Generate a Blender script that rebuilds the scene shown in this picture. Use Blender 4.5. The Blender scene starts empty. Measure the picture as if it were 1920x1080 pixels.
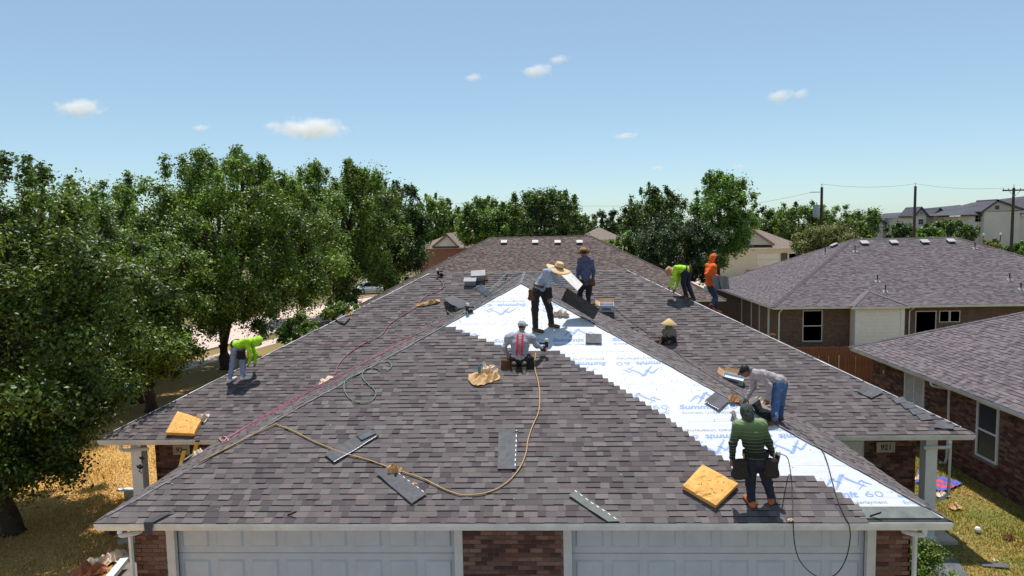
import bpy, math, random
import numpy as np
from mathutils import Matrix, Vector

rng = np.random.default_rng(7)
random.seed(7)
SC = bpy.context.scene
COL = SC.collection

# ------------------------------------------------------------------ camera
F_PX, CAM_YAW, CAM_PITCH, CAM_ROLL = 1293.88, 0.0431, 0.0863, -0.0194
EAVE = 2.7                                    # eave height of the houses above the ground
CAM = np.array([0.5508, 0.0, 4.851 + EAVE])
_cy, _sy = math.cos(CAM_YAW), math.sin(CAM_YAW)
FWD = np.array([-_sy * math.cos(CAM_PITCH), _cy * math.cos(CAM_PITCH), -math.sin(CAM_PITCH)])
_r = np.array([_cy, _sy, 0.0]); _u = np.cross(_r, FWD)
RGT = _r * math.cos(CAM_ROLL) + _u * math.sin(CAM_ROLL)
UPV = -_r * math.sin(CAM_ROLL) + _u * math.cos(CAM_ROLL)
cam_data = bpy.data.cameras.new('camera')
cam_data.sensor_width = 36.0
cam_data.lens = F_PX / 1920 * 36.0
cam_data.clip_start = 0.1
cam_data.clip_end = 6000
cam = bpy.data.objects.new('camera', cam_data)
COL.objects.link(cam)
cam.matrix_world = Matrix(((RGT[0], UPV[0], -FWD[0], CAM[0]), (RGT[1], UPV[1], -FWD[1], CAM[1]),
                           (RGT[2], UPV[2], -FWD[2], CAM[2]), (0, 0, 0, 1)))
SC.camera = cam
SC.render.resolution_x, SC.render.resolution_y = 1024, 576

# ------------------------------------------------------------------ sky, sun, exposure
SUN_DIR = np.array([0.0, 0.283, 1.0]); SUN_DIR = SUN_DIR / np.linalg.norm(SUN_DIR)
SUN_EL = math.asin(SUN_DIR[2])
world = bpy.data.worlds.new('World'); SC.world = world; world.use_nodes = True
wn, wl = world.node_tree.nodes, world.node_tree.links
wn.clear()
sky = wn.new('ShaderNodeTexSky'); sky.sky_type = 'NISHITA'; sky.sun_disc = False
sky.sun_elevation = SUN_EL; sky.sun_rotation = 0.0
sky.altitude = 0; sky.air_density = 0.82; sky.dust_density = 0.5; sky.ozone_density = 1.9
bg = wn.new('ShaderNodeBackground'); bg.inputs['Strength'].default_value = 0.13
wo = wn.new('ShaderNodeOutputWorld')
tint = wn.new('ShaderNodeMix'); tint.data_type = 'RGBA'; tint.inputs['Factor'].default_value = .25; tint.inputs['B'].default_value = (.64 / .13, .75 / .13, .84 / .13, 1)   # thin even haze over the whole sky
wl.new(sky.outputs[0], tint.inputs['A']); 
wb = wn.new('ShaderNodeMix'); wb.data_type = 'RGBA'; wb.blend_type = 'MULTIPLY'; wb.inputs['Factor'].default_value = 1; wb.inputs['B'].default_value = (.93, 1.04, 1.03, 1)   # camera white balance
wl.new(tint.outputs['Result'], wb.inputs['A']); wl.new(wb.outputs['Result'], bg.inputs[0]); wl.new(bg.outputs[0], wo.inputs[0])
sun_data = bpy.data.lights.new('sun', 'SUN'); sun_data.energy = 4.9; sun_data.angle = math.radians(0.55)
sun_data.color = (1.0, 0.972, 0.92)
sun = bpy.data.objects.new('sun', sun_data); COL.objects.link(sun)
sun.location = (0, 30, 60)
sun.rotation_euler = Vector((-SUN_DIR[0], -SUN_DIR[1], -SUN_DIR[2])).to_track_quat('-Z', 'Y').to_euler()
SC.view_settings.view_transform = 'Standard'
SC.view_settings.look = 'None'
SC.view_settings.exposure = 0.0
SC.view_settings.gamma = 1.0
SC.render.engine = 'CYCLES'
SC.cycles.use_denoising = True
SC.cycles.max_bounces = 6
SC.cycles.diffuse_bounces = 3
SC.cycles.glossy_bounces = 3
SC.cycles.transmission_bounces = 4
SC.cycles.volume_bounces = 6
SC.cycles.transparent_max_bounces = 8
SC.cycles.caustics_reflective = False
SC.cycles.caustics_refractive = False

# ------------------------------------------------------------------ geometry of the roofed house
Y0, W, LEN, W2, DEP, PM, MX = 10.9966, 14.2, 4.6937, 20.4468, 13.9385, 0.488, 0.0964
PW = PM * DEP / W
Y1 = Y0 + LEN
YR = Y1 + DEP / 2
SW, SM = math.sqrt(1 + PW * PW), math.sqrt(1 + PM * PM)

def ray(px, py):
    return FWD + RGT * ((px - 960) / F_PX) + UPV * ((540 - py) / F_PX)
def at_z(px, py, z):
    d = ray(px, py); return CAM + d * ((z - CAM[2]) / d[2])
def at_y(px, py, y):
    d = ray(px, py); return CAM + d * (y / d[1])
def roof_z(x, y):
    zw = EAVE + PW * min(W / 2 - abs(x), y - Y0) if y < YR else -9
    zm = EAVE + PM * min(W2 / 2 - abs(x - MX), y - Y1, Y1 + DEP - y)
    return max(zw, zm)
def roof_at(px, py, lift=0.0):
    d = ray(px, py); t = 8.0
    while t < 45:
        P = CAM + d * t
        if P[2] < roof_z(P[0], P[1]) + lift + 0.012 and P[2] > EAVE - .2: return P
        t += 0.01
    return at_z(px, py, EAVE)
def roof_n(x, y):
    e = .02
    gx = (roof_z(x + e, y) - roof_z(x - e, y)) / (2 * e); gy = (roof_z(x, y + e) - roof_z(x, y - e)) / (2 * e)
    n = np.array([-gx, -gy, 1.0]); return n / np.linalg.norm(n)

# ------------------------------------------------------------------ helpers: objects
def V(*a): return np.array(a, float)
def unit(v): v = np.asarray(v, float); return v / max(1e-9, np.linalg.norm(v))
def lin(r, g, b):
    def c(v):
        v /= 255.0
        return v / 12.92 if v <= .04045 else ((v + .055) / 1.055) ** 2.4
    return (c(r), c(g), c(b))
def tag(o, label=None, cat=None, group=None, kind=None):
    if label: o['label'] = label
    if cat: o['category'] = cat
    if group: o['group'] = group
    if kind: o['kind'] = kind
    return o
def thing(name, label, cat, loc=(0, 0, 0), group=None):
    o = bpy.data.objects.new(name, None); COL.objects.link(o)
    o.empty_display_size = .2
    o.location = [float(v) for v in loc]
    return tag(o, label, cat, group)
def link(name, me, parent=None):
    o = bpy.data.objects.new(name, me); COL.objects.link(o)
    if parent is not None:
        o.parent = parent
        if parent.type == 'EMPTY':
            o.matrix_parent_inverse = Matrix.Translation(-Vector(parent.location))
    return o
def np_mesh(name, verts, loops, sizes, mat, smooth=False, cols=None):
    """verts (n,3), loops flat vertex indices, sizes per face, cols per face rgb"""
    me = bpy.data.meshes.new(name)
    verts = np.asarray(verts, np.float32); loops = np.asarray(loops, np.int32); sizes = np.asarray(sizes, np.int32)
    me.vertices.add(len(verts)); me.vertices.foreach_set('co', verts.ravel())
    me.loops.add(len(loops)); me.loops.foreach_set('vertex_index', loops)
    me.polygons.add(len(sizes))
    st = np.concatenate([[0], np.cumsum(sizes)[:-1]]).astype(np.int32)
    me.polygons.foreach_set('loop_start', st)
    try: me.polygons.foreach_set('loop_total', sizes)
    except Exception: pass
    me.polygons.foreach_set('use_smooth', np.full(len(sizes), bool(smooth)))
    me.update(calc_edges=True)
    if cols is not None:
        a = me.color_attributes.new('Col', 'FLOAT_COLOR', 'CORNER')
        c = np.ones((len(loops), 4), np.float32)
        c[:, :3] = np.repeat(np.asarray(cols, np.float32), sizes, axis=0)
        a.data.foreach_set('color', c.ravel())
    if mat is not None: me.materials.append(mat)
    me.validate()
    return me

class MB:
    """collects faces and builds one mesh object"""
    def __init__(s): s.v = []; s.f = []; s.c = []; s.col = None
    def face(s, pts):
        i = len(s.v); s.v += [tuple(map(float, p)) for p in pts]; s.f.append(list(range(i, i + len(pts)))); s.c.append(s.col or (1, 1, 1))
    def hexa(s, b, t):
        """b, t: four bottom and four top points, both counterclockwise seen from the top"""
        i = len(s.v); s.v += [tuple(map(float, p)) for p in list(b) + list(t)]
        for q in ((3, 2, 1, 0), (4, 5, 6, 7), (0, 1, 5, 4), (1, 2, 6, 5), (2, 3, 7, 6), (3, 0, 4, 7)):
            s.f.append([i + k for k in q]); s.c.append(s.col or (1, 1, 1))
        return s
    def box(s, lo, hi):
        x0, y0, z0 = lo; x1, y1, z1 = hi
        return s.hexa([(x0, y0, z0), (x1, y0, z0), (x1, y1, z0), (x0, y1, z0)], [(x0, y0, z1), (x1, y0, z1), (x1, y1, z1), (x0, y1, z1)])
    def obox(s, o, ex, ey, ez):
        o, ex, ey, ez = (np.asarray(a, float) for a in (o, ex, ey, ez))
        b = [o, o + ex, o + ex + ey, o + ey]
        return s.hexa(b, [p + ez for p in b])
    def prism(s, poly, ext):
        """poly: planar outline; ext: extrusion vector"""
        poly = [np.asarray(p, float) for p in poly]; ext = np.asarray(ext, float); n = len(poly); i = len(s.v)
        s.v += [tuple(p) for p in poly] + [tuple(p + ext) for p in poly]
        s.f.append([i + k for k in range(n)][::-1]); s.f.append([i + n + k for k in range(n)])
        for k in range(n): s.f.append([i + k, i + (k + 1) % n, i + n + (k + 1) % n, i + n + k])
        s.c += [s.col or (1, 1, 1)] * (n + 2)
        return s
    def tube(s, pts, rad, n=8, caps=True):
        pts = [np.asarray(p, float) for p in pts]; m = len(pts)
        rad = [rad] * m if np.isscalar(rad) else rad
        up = V(0, 0, 1); i = len(s.v)
        for k in range(m):
            t = unit(pts[min(k + 1, m - 1)] - pts[max(k - 1, 0)])
            a = np.cross(t, up)
            if np.linalg.norm(a) < .05: a = np.cross(t, V(0, 1, 0))
            a = unit(a); b = np.cross(a, t)
            for j in range(n):
                th = 2 * math.pi * j / n
                s.v.append(tuple(pts[k] + rad[k] * (a * math.cos(th) + b * math.sin(th))))
        for k in range(m - 1):
            for j in range(n):
                s.f.append([i + k * n + j, i + k * n + (j + 1) % n, i + (k + 1) * n + (j + 1) % n, i + (k + 1) * n + j]); s.c.append(s.col or (1, 1, 1))
        if caps:
            s.f.append([i + j for j in range(n)][::-1]); s.f.append([i + (m - 1) * n + j for j in range(n)]); s.c += [s.col or (1, 1, 1)] * 2
        return s
    def lathe(s, prof, o, axis=(0, 0, 1), n=20, wob=None, fwd=None):
        """prof: list of (radius, height along axis)"""
        o = np.asarray(o, float); ax = unit(axis)
        a = np.cross(ax, V(0, 1, 0) if abs(ax[1]) < .9 else V(1, 0, 0)) if fwd is None else np.asarray(fwd, float) - ax * np.dot(fwd, ax)
        a = unit(a); b = np.cross(ax, a); i = len(s.v); m = len(prof)
        for (r, h) in prof:
            for j in range(n):
                th = 2 * math.pi * j / n
                dz = wob(r, th) if wob else 0
                s.v.append(tuple(o + ax * (h + dz) + r * (a * math.cos(th) + b * math.sin(th))))
        for k in range(m - 1):
            for j in range(n):
                s.f.append([i + k * n + j, i + k * n + (j + 1) % n, i + (k + 1) * n + (j + 1) % n, i + (k + 1) * n + j]); s.c.append(s.col or (1, 1, 1))
        return s
    def build(s, name, mat, parent=None, smooth=False, attr=False):
        loops = [k for f in s.f for k in f]; sizes = [len(f) for f in s.f]
        me = np_mesh(name, s.v, loops, sizes, mat, smooth, s.c if attr else None)
        return link(name, me, parent)

def spline(pts, n=8):
    """Catmull-Rom through points"""
    P = [np.asarray(p, float) for p in pts]; P = [2 * P[0] - P[1]] + P + [2 * P[-1] - P[-2]]; out = []
    for i in range(1, len(P) - 2):
        for k in range(n):
            t = k / n
            out.append(.5 * (2 * P[i] + (P[i + 1] - P[i - 1]) * t + (2 * P[i - 1] - 5 * P[i] + 4 * P[i + 1] - P[i + 2]) * t * t + (3 * P[i] - P[i - 1] - 3 * P[i + 1] + P[i + 2]) * t ** 3))
    out.append(P[-2]); return out

# ------------------------------------------------------------------ helpers: materials
MATS = {}
def mat(name, col, rough=.7, var=.12, scale=6.0, bump=0.0, bscale=40.0, metal=0.0, col2=None, attr=False, spec=.4, stretch=None, trans=0.0, detail=6):
    if name in MATS: return MATS[name]
    m = bpy.data.materials.new(name); m.use_nodes = True; nt = m.node_tree; N, L = nt.nodes, nt.links
    b = N['Principled BSDF']; b.inputs['Roughness'].default_value = rough; b.inputs['Metallic'].default_value = metal
    b.inputs['Specular IOR Level'].default_value = spec
    tc = N.new('ShaderNodeTexCoord'); mp = N.new('ShaderNodeMapping')
    L.new(tc.outputs['Object'], mp.inputs[0])
    if stretch: mp.inputs['Scale'].default_value = stretch
    nz = N.new('ShaderNodeTexNoise'); nz.inputs['Scale'].default_value = scale; nz.inputs['Detail'].default_value = detail; nz.inputs['Roughness'].default_value = .65
    L.new(mp.outputs[0], nz.inputs['Vector'])
    mix = N.new('ShaderNodeMix'); mix.data_type = 'RGBA'
    c2 = col2 or tuple(min(1, c * (1 + 2 * var)) for c in col)
    c1 = col if col2 else tuple(c * (1 - 1.3 * var) for c in col)
    mix.inputs['A'].default_value = (*c1, 1); mix.inputs['B'].default_value = (*c2, 1)
    rmp = N.new('ShaderNodeMapRange'); rmp.inputs['From Min'].default_value = .3; rmp.inputs['From Max'].default_value = .7
    L.new(nz.outputs['Fac'], rmp.inputs['Value']); L.new(rmp.outputs[0], mix.inputs['Factor'])
    out = mix.outputs['Result']
    if attr:
        at = N.new('ShaderNodeAttribute'); at.attribute_name = 'Col'
        mu = N.new('ShaderNodeMix'); mu.data_type = 'RGBA'; mu.blend_type = 'MULTIPLY'; mu.inputs['Factor'].default_value = 1
        L.new(out, mu.inputs['A']); L.new(at.outputs['Color'], mu.inputs['B']); out = mu.outputs['Result']
    L.new(out, b.inputs['Base Color'])
    if bump:
        n2 = N.new('ShaderNodeTexNoise'); n2.inputs['Scale'].default_value = bscale; n2.inputs['Detail'].default_value = 5
        L.new(mp.outputs[0], n2.inputs['Vector'])
        bp = N.new('ShaderNodeBump'); bp.inputs['Strength'].default_value = min(1, bump); bp.inputs['Distance'].default_value = .02
        L.new(n2.outputs['Fac'], bp.inputs['Height']); L.new(bp.outputs[0], b.inputs['Normal'])
    if trans:
        tr = N.new('ShaderNodeBsdfTranslucent'); L.new(out, tr.inputs['Color'])
        ms = N.new('ShaderNodeMixShader'); ms.inputs[0].default_value = trans
        o = N['Material Output']; L.new(b.outputs[0], ms.inputs[1]); L.new(tr.outputs[0], ms.inputs[2]); L.new(ms.outputs[0], o.inputs[0])
    MATS[name] = m
    return m
def brick_mat(name, c1, c2, mortar, w=.215, h=.077):
    """brick bond for walls too far off to tell the bricks apart; uses wall coordinates x+y along, z up"""
    if name in MATS: return MATS[name]
    m = bpy.data.materials.new(name); m.use_nodes = True; N, L = m.node_tree.nodes, m.node_tree.links
    b = N['Principled BSDF']; b.inputs['Roughness'].default_value = .85
    tc = N.new('ShaderNodeTexCoord'); sp = N.new('ShaderNodeSeparateXYZ'); L.new(tc.outputs['Object'], sp.inputs[0])
    ad = N.new('ShaderNodeMath'); ad.operation = 'ADD'; L.new(sp.outputs[0], ad.inputs[0]); L.new(sp.outputs[1], ad.inputs[1])
    cb = N.new('ShaderNodeCombineXYZ'); L.new(ad.outputs[0], cb.inputs[0]); L.new(sp.outputs[2], cb.inputs[1])
    br = N.new('ShaderNodeTexBrick'); br.inputs['Scale'].default_value = 1; br.inputs['Brick Width'].default_value = w; br.inputs['Row Height'].default_value = h
    br.inputs['Mortar Size'].default_value = .01; br.inputs['Color1'].default_value = (*c1, 1); br.inputs['Color2'].default_value = (*c2, 1); br.inputs['Mortar'].default_value = (*mortar, 1)
    L.new(cb.outputs[0], br.inputs['Vector'])
    nz = N.new('ShaderNodeTexNoise'); nz.inputs['Scale'].default_value = 5; nz.inputs['Detail'].default_value = 5; L.new(tc.outputs['Object'], nz.inputs['Vector'])
    mr = N.new('ShaderNodeMapRange'); mr.inputs['To Min'].default_value = .6; mr.inputs['To Max'].default_value = 1.4; L.new(nz.outputs['Fac'], mr.inputs['Value'])
    mu = N.new('ShaderNodeMix'); mu.data_type = 'RGBA'; mu.blend_type = 'MULTIPLY'; mu.inputs['Factor'].default_value = 1
    L.new(br.outputs['Color'], mu.inputs['A']); L.new(mr.outputs[0], mu.inputs['B']); L.new(mu.outputs['Result'], b.inputs['Base Color'])
    bp = N.new('ShaderNodeBump'); bp.inputs['Strength'].default_value = .5; bp.inputs['Distance'].default_value = .01; bp.invert = True
    L.new(br.outputs['Fac'], bp.inputs['Height']); L.new(bp.outputs[0], b.inputs['Normal'])
    MATS[name] = m; return m
def glass_mat():
    return mat('window_glass', (.022, .026, .032), rough=.06, var=.3, scale=1.5, spec=.8)
def leaf_mat(name, tr=.3, rough=.5):
    """leaf colour comes from the per-leaf attribute"""
    if name in MATS: return MATS[name]
    m = bpy.data.materials.new(name); m.use_nodes = True; N, L = m.node_tree.nodes, m.node_tree.links
    b = N['Principled BSDF']; b.inputs['Roughness'].default_value = rough; b.inputs['Specular IOR Level'].default_value = .5
    at = N.new('ShaderNodeAttribute'); at.attribute_name = 'Col'
    L.new(at.outputs['Color'], b.inputs['Base Color'])
    t = N.new('ShaderNodeBsdfTranslucent')
    hs = N.new('ShaderNodeMix'); hs.data_type = 'RGBA'; hs.blend_type = 'MULTIPLY'; hs.inputs['Factor'].default_value = 1
    hs.inputs['B'].default_value = (1.15, 1.35, .5, 1)
    L.new(at.outputs['Color'], hs.inputs['A']); L.new(hs.outputs['Result'], t.inputs['Color'])
    ms = N.new('ShaderNodeMixShader'); ms.inputs[0].default_value = tr
    o = N['Material Output']; L.new(b.outputs[0], ms.inputs[1]); L.new(t.outputs[0], ms.inputs[2]); L.new(ms.outputs[0], o.inputs[0])
    MATS[name] = m; return m

M_SHINGLE = mat('asphalt_shingle', (.93, .93, .93), rough=.92, var=.2, scale=70, attr=True, bump=.4, bscale=220, spec=.2)
M_ROOFDECK = mat('roof_felt', (.05, .047, .048), rough=.95)
M_TRIM = mat('painted_trim', (.62, .60, .57), rough=.5, var=.05)
M_GUTTER = mat('painted_gutter', (.70, .685, .65), rough=.4, var=.12, scale=2.2, detail=9)
M_SOFFIT = mat('soffit', (.55, .53, .5), rough=.7, var=.05)
M_WHITE = mat('white_paint', (.78, .78, .77), rough=.45, var=.04)
M_BRICK = mat('red_brick', (.9, .9, .9), rough=.9, var=.25, scale=30, attr=True, bump=.4, bscale=90)
M_MORTAR = mat('mortar', (.17, .14, .12), rough=.95, var=.2, scale=20)
M_BLACK = mat('black_plastic', (.012, .012, .013), rough=.5, var=.2)
M_METAL = mat('galvanised_metal', (.42, .43, .44), rough=.35, metal=.6, var=.12, scale=9)
M_GLASS = glass_mat()
def at_x(px, py, x):
    d = ray(px, py); return CAM + d * ((x - CAM[0]) / d[0])

# ------------------------------------------------------------------ ground, road, paths
def ground_material():
    m = bpy.data.materials.new('lawn_ground'); m.use_nodes = True; N, L = m.node_tree.nodes, m.node_tree.links
    b = N['Principled BSDF']; b.inputs['Roughness'].default_value = .95; b.inputs['Specular IOR Level'].default_value = .1
    tc = N.new('ShaderNodeTexCoord')
    def noise(s, d=6):
        n = N.new('ShaderNodeTexNoise'); n.inputs['Scale'].default_value = s; n.inputs['Detail'].default_value = d; n.inputs['Roughness'].default_value = .62
        L.new(tc.outputs['Object'], n.inputs['Vector']); return n
    sp = N.new('ShaderNodeSeparateXYZ'); L.new(tc.outputs['Object'], sp.inputs[0])
    # left yard is parched, the strip between the houses is greener
    mr = N.new('ShaderNodeMapRange'); mr.inputs['From Min'].default_value = -6; mr.inputs['From Max'].default_value = 9; mr.inputs['To Min'].default_value = -.32; mr.inputs['To Max'].default_value = .12
    L.new(sp.outputs[0], mr.inputs['Value'])
    ad = N.new('ShaderNodeMath'); ad.operation = 'ADD'; L.new(noise(.55, 7).outputs['Fac'], ad.inputs[0]); L.new(mr.outputs[0], ad.inputs[1])
    r = N.new('ShaderNodeValToRGB'); e = r.color_ramp.elements
    e[0].position = .30; e[0].color = (*lin(214, 168, 106), 1); e[1].position = .72; e[1].color = (*lin(124, 126, 66), 1)
    x = r.color_ramp.elements.new(.5); x.color = (*lin(172, 136, 82), 1)
    L.new(ad.outputs[0], r.inputs['Fac'])
    far = N.new('ShaderNodeMapRange'); far.inputs['From Min'].default_value = 25; far.inputs['From Max'].default_value = 48; L.new(sp.outputs[1], far.inputs['Value'])
    fm = N.new('ShaderNodeMix'); fm.data_type = 'RGBA'; fm.inputs['B'].default_value = (*lin(126, 116, 82), 1); L.new(far.outputs[0], fm.inputs['Factor']); L.new(r.outputs[0], fm.inputs['A'])
    mr2 = N.new('ShaderNodeMapRange'); mr2.inputs['From Min'].default_value = .25; mr2.inputs['From Max'].default_value = .75; mr2.inputs['To Min'].default_value = .6; mr2.inputs['To Max'].default_value = 1.2
    L.new(noise(9, 9).outputs['Fac'], mr2.inputs['Value'])
    mu = N.new('ShaderNodeMix'); mu.data_type = 'RGBA'; mu.blend_type = 'MULTIPLY'; mu.inputs['Factor'].default_value = 1
    L.new(fm.outputs['Result'], mu.inputs['A']); L.new(mr2.outputs[0], mu.inputs['B']); L.new(mu.outputs['Result'], b.inputs['Base Color'])
    bp = N.new('ShaderNodeBump'); bp.inputs['Strength'].default_value = .6; bp.inputs['Distance'].default_value = .06
    L.new(noise(30, 6).outputs['Fac'], bp.inputs['Height']); L.new(bp.outputs[0], b.inputs['Normal'])
    return m
m = MB(); m.face([(-2500, -300, 0), (2500, -300, 0), (2500, 4000, 0), (-2500, 4000, 0)])
tag(m.build('ground', ground_material()), kind='structure')
M_CONC = mat('concrete', lin(196, 178, 162), rough=.9, var=.1, scale=1.5, bump=.2, bscale=30)
M_ROAD = mat('street_concrete', lin(205, 180, 165), rough=.9, var=.08, scale=.8)
# street curving round behind the left trees
m = MB(); cl = [(-29, 20), (-27.5, 34), (-25.5, 46), (-22, 58), (-17.5, 70), (-10, 84), (4, 98), (26, 108), (60, 112), (120, 112)]
cl = spline([(x, y, 0) for x, y in cl], 6)
def ribbon(cl, o0, o1, z0, z1=None):
    m = MB(); L_, R_ = [], []
    for i, p in enumerate(cl):
        t = unit(cl[min(i + 1, len(cl) - 1)] - cl[max(i - 1, 0)]); n = V(t[1], -t[0], 0)
        L_.append(p + n * o0 + V(0, 0, z0)); R_.append(p + n * o1 + V(0, 0, z0))
    for i in range(len(cl) - 1):
        if z1 is None: m.face([L_[i], R_[i], R_[i + 1], L_[i + 1]])
        else: m.hexa([L_[i], R_[i], R_[i + 1], L_[i + 1]], [q + V(0, 0, z1 - z0) for q in (L_[i], R_[i], R_[i + 1], L_[i + 1])])
    return m
tag(ribbon(cl, -4.6, 4.6, .006).build('road', M_ROAD), kind='structure')
tag(ribbon(cl, 4.6, 4.8, 0, .13).build('kerb', M_CONC), kind='structure')
tag(ribbon(cl, -4.8, -4.6, 0, .13).build('kerb', M_CONC), kind='structure')
tag(ribbon(cl, 6.2, 7.6, .012).build('pavement', M_CONC), kind='structure')
m = MB(); m.face([(-6.3, -30, .012), (6.3, -30, .012), (6.3, Y0 + .62, .012), (-6.3, Y0 + .62, .012)])
tag(m.build('driveway', mat('low_bounce_concrete', (.2, .19, .18), rough=.9, var=.15, scale=1.2)), kind='structure')  # out of view; concrete darkened to cut bounce onto the garage doors
m = MB(); m.face([(17, 72, .012), (36, 72, .012), (36, 108, .012), (17, 108, .012)])
tag(m.build('driveway', M_CONC), kind='structure')

# ------------------------------------------------------------------ shingles
PAL_NEW = [lin(126, 117, 115), lin(117, 108, 107), lin(112, 103, 103), lin(105, 96, 97), lin(114, 103, 102), lin(113, 107, 104), lin(99, 91, 92), lin(92, 84, 86), lin(108, 102, 103)]
PAL_OLD = [lin(128, 113, 105), lin(114, 100, 94), lin(104, 91, 86), lin(92, 80, 77), lin(122, 104, 98)]
PAL_RIGHT = [lin(128, 118, 119), lin(122, 112, 114), lin(115, 106, 109), lin(106, 97, 101), lin(122, 111, 113), lin(98, 89, 94)]
PW_ = [.17, .2, .2, .17, .12, .09, .05]
def tabs(O, U, Vv, N, vmax, spans, pal, e=.127, wr=(.11, .255), v0=0.0, seed=1, hscale=1.0, big=1.0):
    """one tuple per tab: six corner points and a colour"""
    g = np.random.default_rng(seed); out = []; k = 0; v = v0
    w8 = np.array([1.0 + (i < 4) * .8 for i in range(len(pal))]); w8 /= w8.sum()
    while v < vmax - .02:
        v1 = min(v + e * 1.12, vmax); ve = v + e
        rowc = g.normal(1, .035)
        for fn in spans:
            a0, b0 = fn(v, v); a1, b1 = fn(min(v1, vmax), v)
            if b0 - a0 < .03: continue
            u = a0 - g.uniform(0, .2); prev = -1
            while u < b0:
                w = g.uniform(*wr) * big; un = u + w
                if b0 - un < .06: un = b0 + 1
                lo0, hi0, lo1, hi1 = max(u, a0), min(un, b0), max(u, a1), min(un, b1)
                # courses follow slanting hips and valleys
                if u <= a0: lo1 = a1
                if un >= b0: hi1 = b1
                if hi1 < lo1: hi1 = lo1 = (lo1 + hi1) / 2
                if hi0 - lo0 > .015:
                    h0 = (g.choice([.008, .019]) + g.uniform(0, .003)) * hscale; h1 = .004
                    c = g.choice(len(pal), p=w8)
                    if c == prev: c = g.choice(len(pal), p=w8)
                    prev = c; col = np.array(pal[c]) * rowc * g.uniform(.93, 1.07)
                    sk = g.uniform(-.004, .004)
                    P = lambda uu, vv, hh: O + U * uu + Vv * vv + N * hh
                    gap = 0.0
                    out.append(([P(lo0 + gap, v + sk, -.003), P(hi0 - gap, v + sk, -.003), P(hi0 - gap, v + sk, h0), P(lo0 + gap, v + sk, h0),
                                 P(hi1 - gap, v1, h1), P(lo1 + gap, v1, h1)], col))
                u = un
        v += e; k += 1
    return out
TF = [[0, 1, 2, 3], [3, 2, 4, 5], [0, 3, 5], [1, 4, 2]]
def tab_mesh(name, lst):
    v = np.array([p for t in lst for p in t[0]], np.float32); n = len(lst)
    base = np.array([k for f in TF for k in f]); loops = (base[None, :] + 6 * np.arange(n)[:, None]).ravel()
    sizes = np.tile([len(f) for f in TF], n); cols = np.repeat(np.array([t[1] for t in lst]), len(TF), axis=0)
    cols[0::4] *= .16; cols[2::4] *= .4; cols[3::4] *= .4          # cut edges darkened: black asphalt, with the course shadow lines painted in
    return np_mesh(name, v, loops, sizes, M_SHINGLE, False, cols)
def slope_frame(O, U, pitch, inward):
    U = unit(U); up = unit(np.asarray(inward, float) + V(0, 0, pitch)); N = np.cross(U, up)
    return np.asarray(O, float), U, up, N

def gutter_run(name, a, b, out, parent, ends=(0, 0), mat_=None):
    """K-style gutter from a to b along the eave; out points away from the house; ends mitre"""
    a, b, out = np.asarray(a, float), np.asarray(b, float), unit(out); t = unit(b - a)
    prof = [(-.115, -.015), (-.115, -.135), (-.03, -.135), (-.012, -.085), (0, -.055), (0, -.008), (-.003, 0), (-.024, 0), (-.026, -.014), (-.008, -.018), (-.010, -.06), (-.022, -.09), (-.036, -.128), (-.108, -.128), (-.108, -.02)]
    m = MB(); n = len(prof); i = 0
    for P, sg in ((a, ends[0]), (b, ends[1])):
        for (o, z) in prof: m.v.append(tuple(P + out * o + V(0, 0, z) - t * (o * sg)))
    for k in range(n):
        m.f.append([k, (k + 1) % n, n + (k + 1) % n, n + k]); m.c.append((1, 1, 1))
    m.f.append(list(range(n))); m.f.append(list(range(n, 2 * n))[::-1]); m.c += [(1, 1, 1)] * 2
    return m.build(name, mat_ or M_GUTTER, parent)
def downspout(pts, parent, w=.075):
    m = MB(); m.tube(pts, w / 2 * 1.1, 6); return m.build('downspout', M_GUTTER, parent)

def window_unit(parent, c, w, h, n, split='h', frame=M_WHITE, fw=.06, sill=True, glass=None):
    """frame, panes, sill of a window centred at c in a wall with outward normal n; the window is a part, panes are sub-parts"""
    n = unit(n); t = unit(np.cross(V(0, 0, 1), n)); z = V(0, 0, 1); c = np.asarray(c, float)
    f = MB()
    def bar(u0, u1, z0, z1, d0=-.02, d1=.035): f.obox(c + t * u0 + z * z0 + n * d0, t * (u1 - u0), n * (d1 - d0), z * (z1 - z0))
    bar(-w / 2 - fw, w / 2 + fw, h / 2, h / 2 + fw); bar(-w / 2 - fw, w / 2 + fw, -h / 2 - fw, -h / 2)
    bar(-w / 2 - fw, -w / 2, -h / 2, h / 2); bar(w / 2, w / 2 + fw, -h / 2, h / 2)
    if split in ('h', 'hv'): bar(-w / 2, w / 2, -.025, .025, -.01, .03)
    if split in ('v', 'hv'): bar(-.02, .02, -h / 2, h / 2, -.01, .028)
    fo = f.build('window', frame, parent)
    cells = [(-w / 2, w / 2, -h / 2, h / 2)]
    if split in ('h', 'hv'): cells = [(-w / 2, w / 2, -h / 2, -.025), (-w / 2, w / 2, .025, h / 2)]
    if split in ('v', 'hv'): cells = [q for (u0, u1, z0, z1) in cells for q in ((u0, -.02, z0, z1), (.02, u1, z0, z1))]
    for (u0, u1, z0, z1) in cells:
        p = MB(); p.obox(c + t * u0 + z * z0 - n * .012, t * (u1 - u0), n * .012, z * (z1 - z0)); p.build('pane', glass or M_GLASS, fo)
    if sill:
        s = MB(); s.obox(c + t * (-w / 2 - fw - .04) + z * (-h / 2 - fw - .07) - n * .01, t * (w + 2 * fw + .08), n * .09, z * .068); s.build('sill', M_MORTAR, fo)
    return fo

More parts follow.
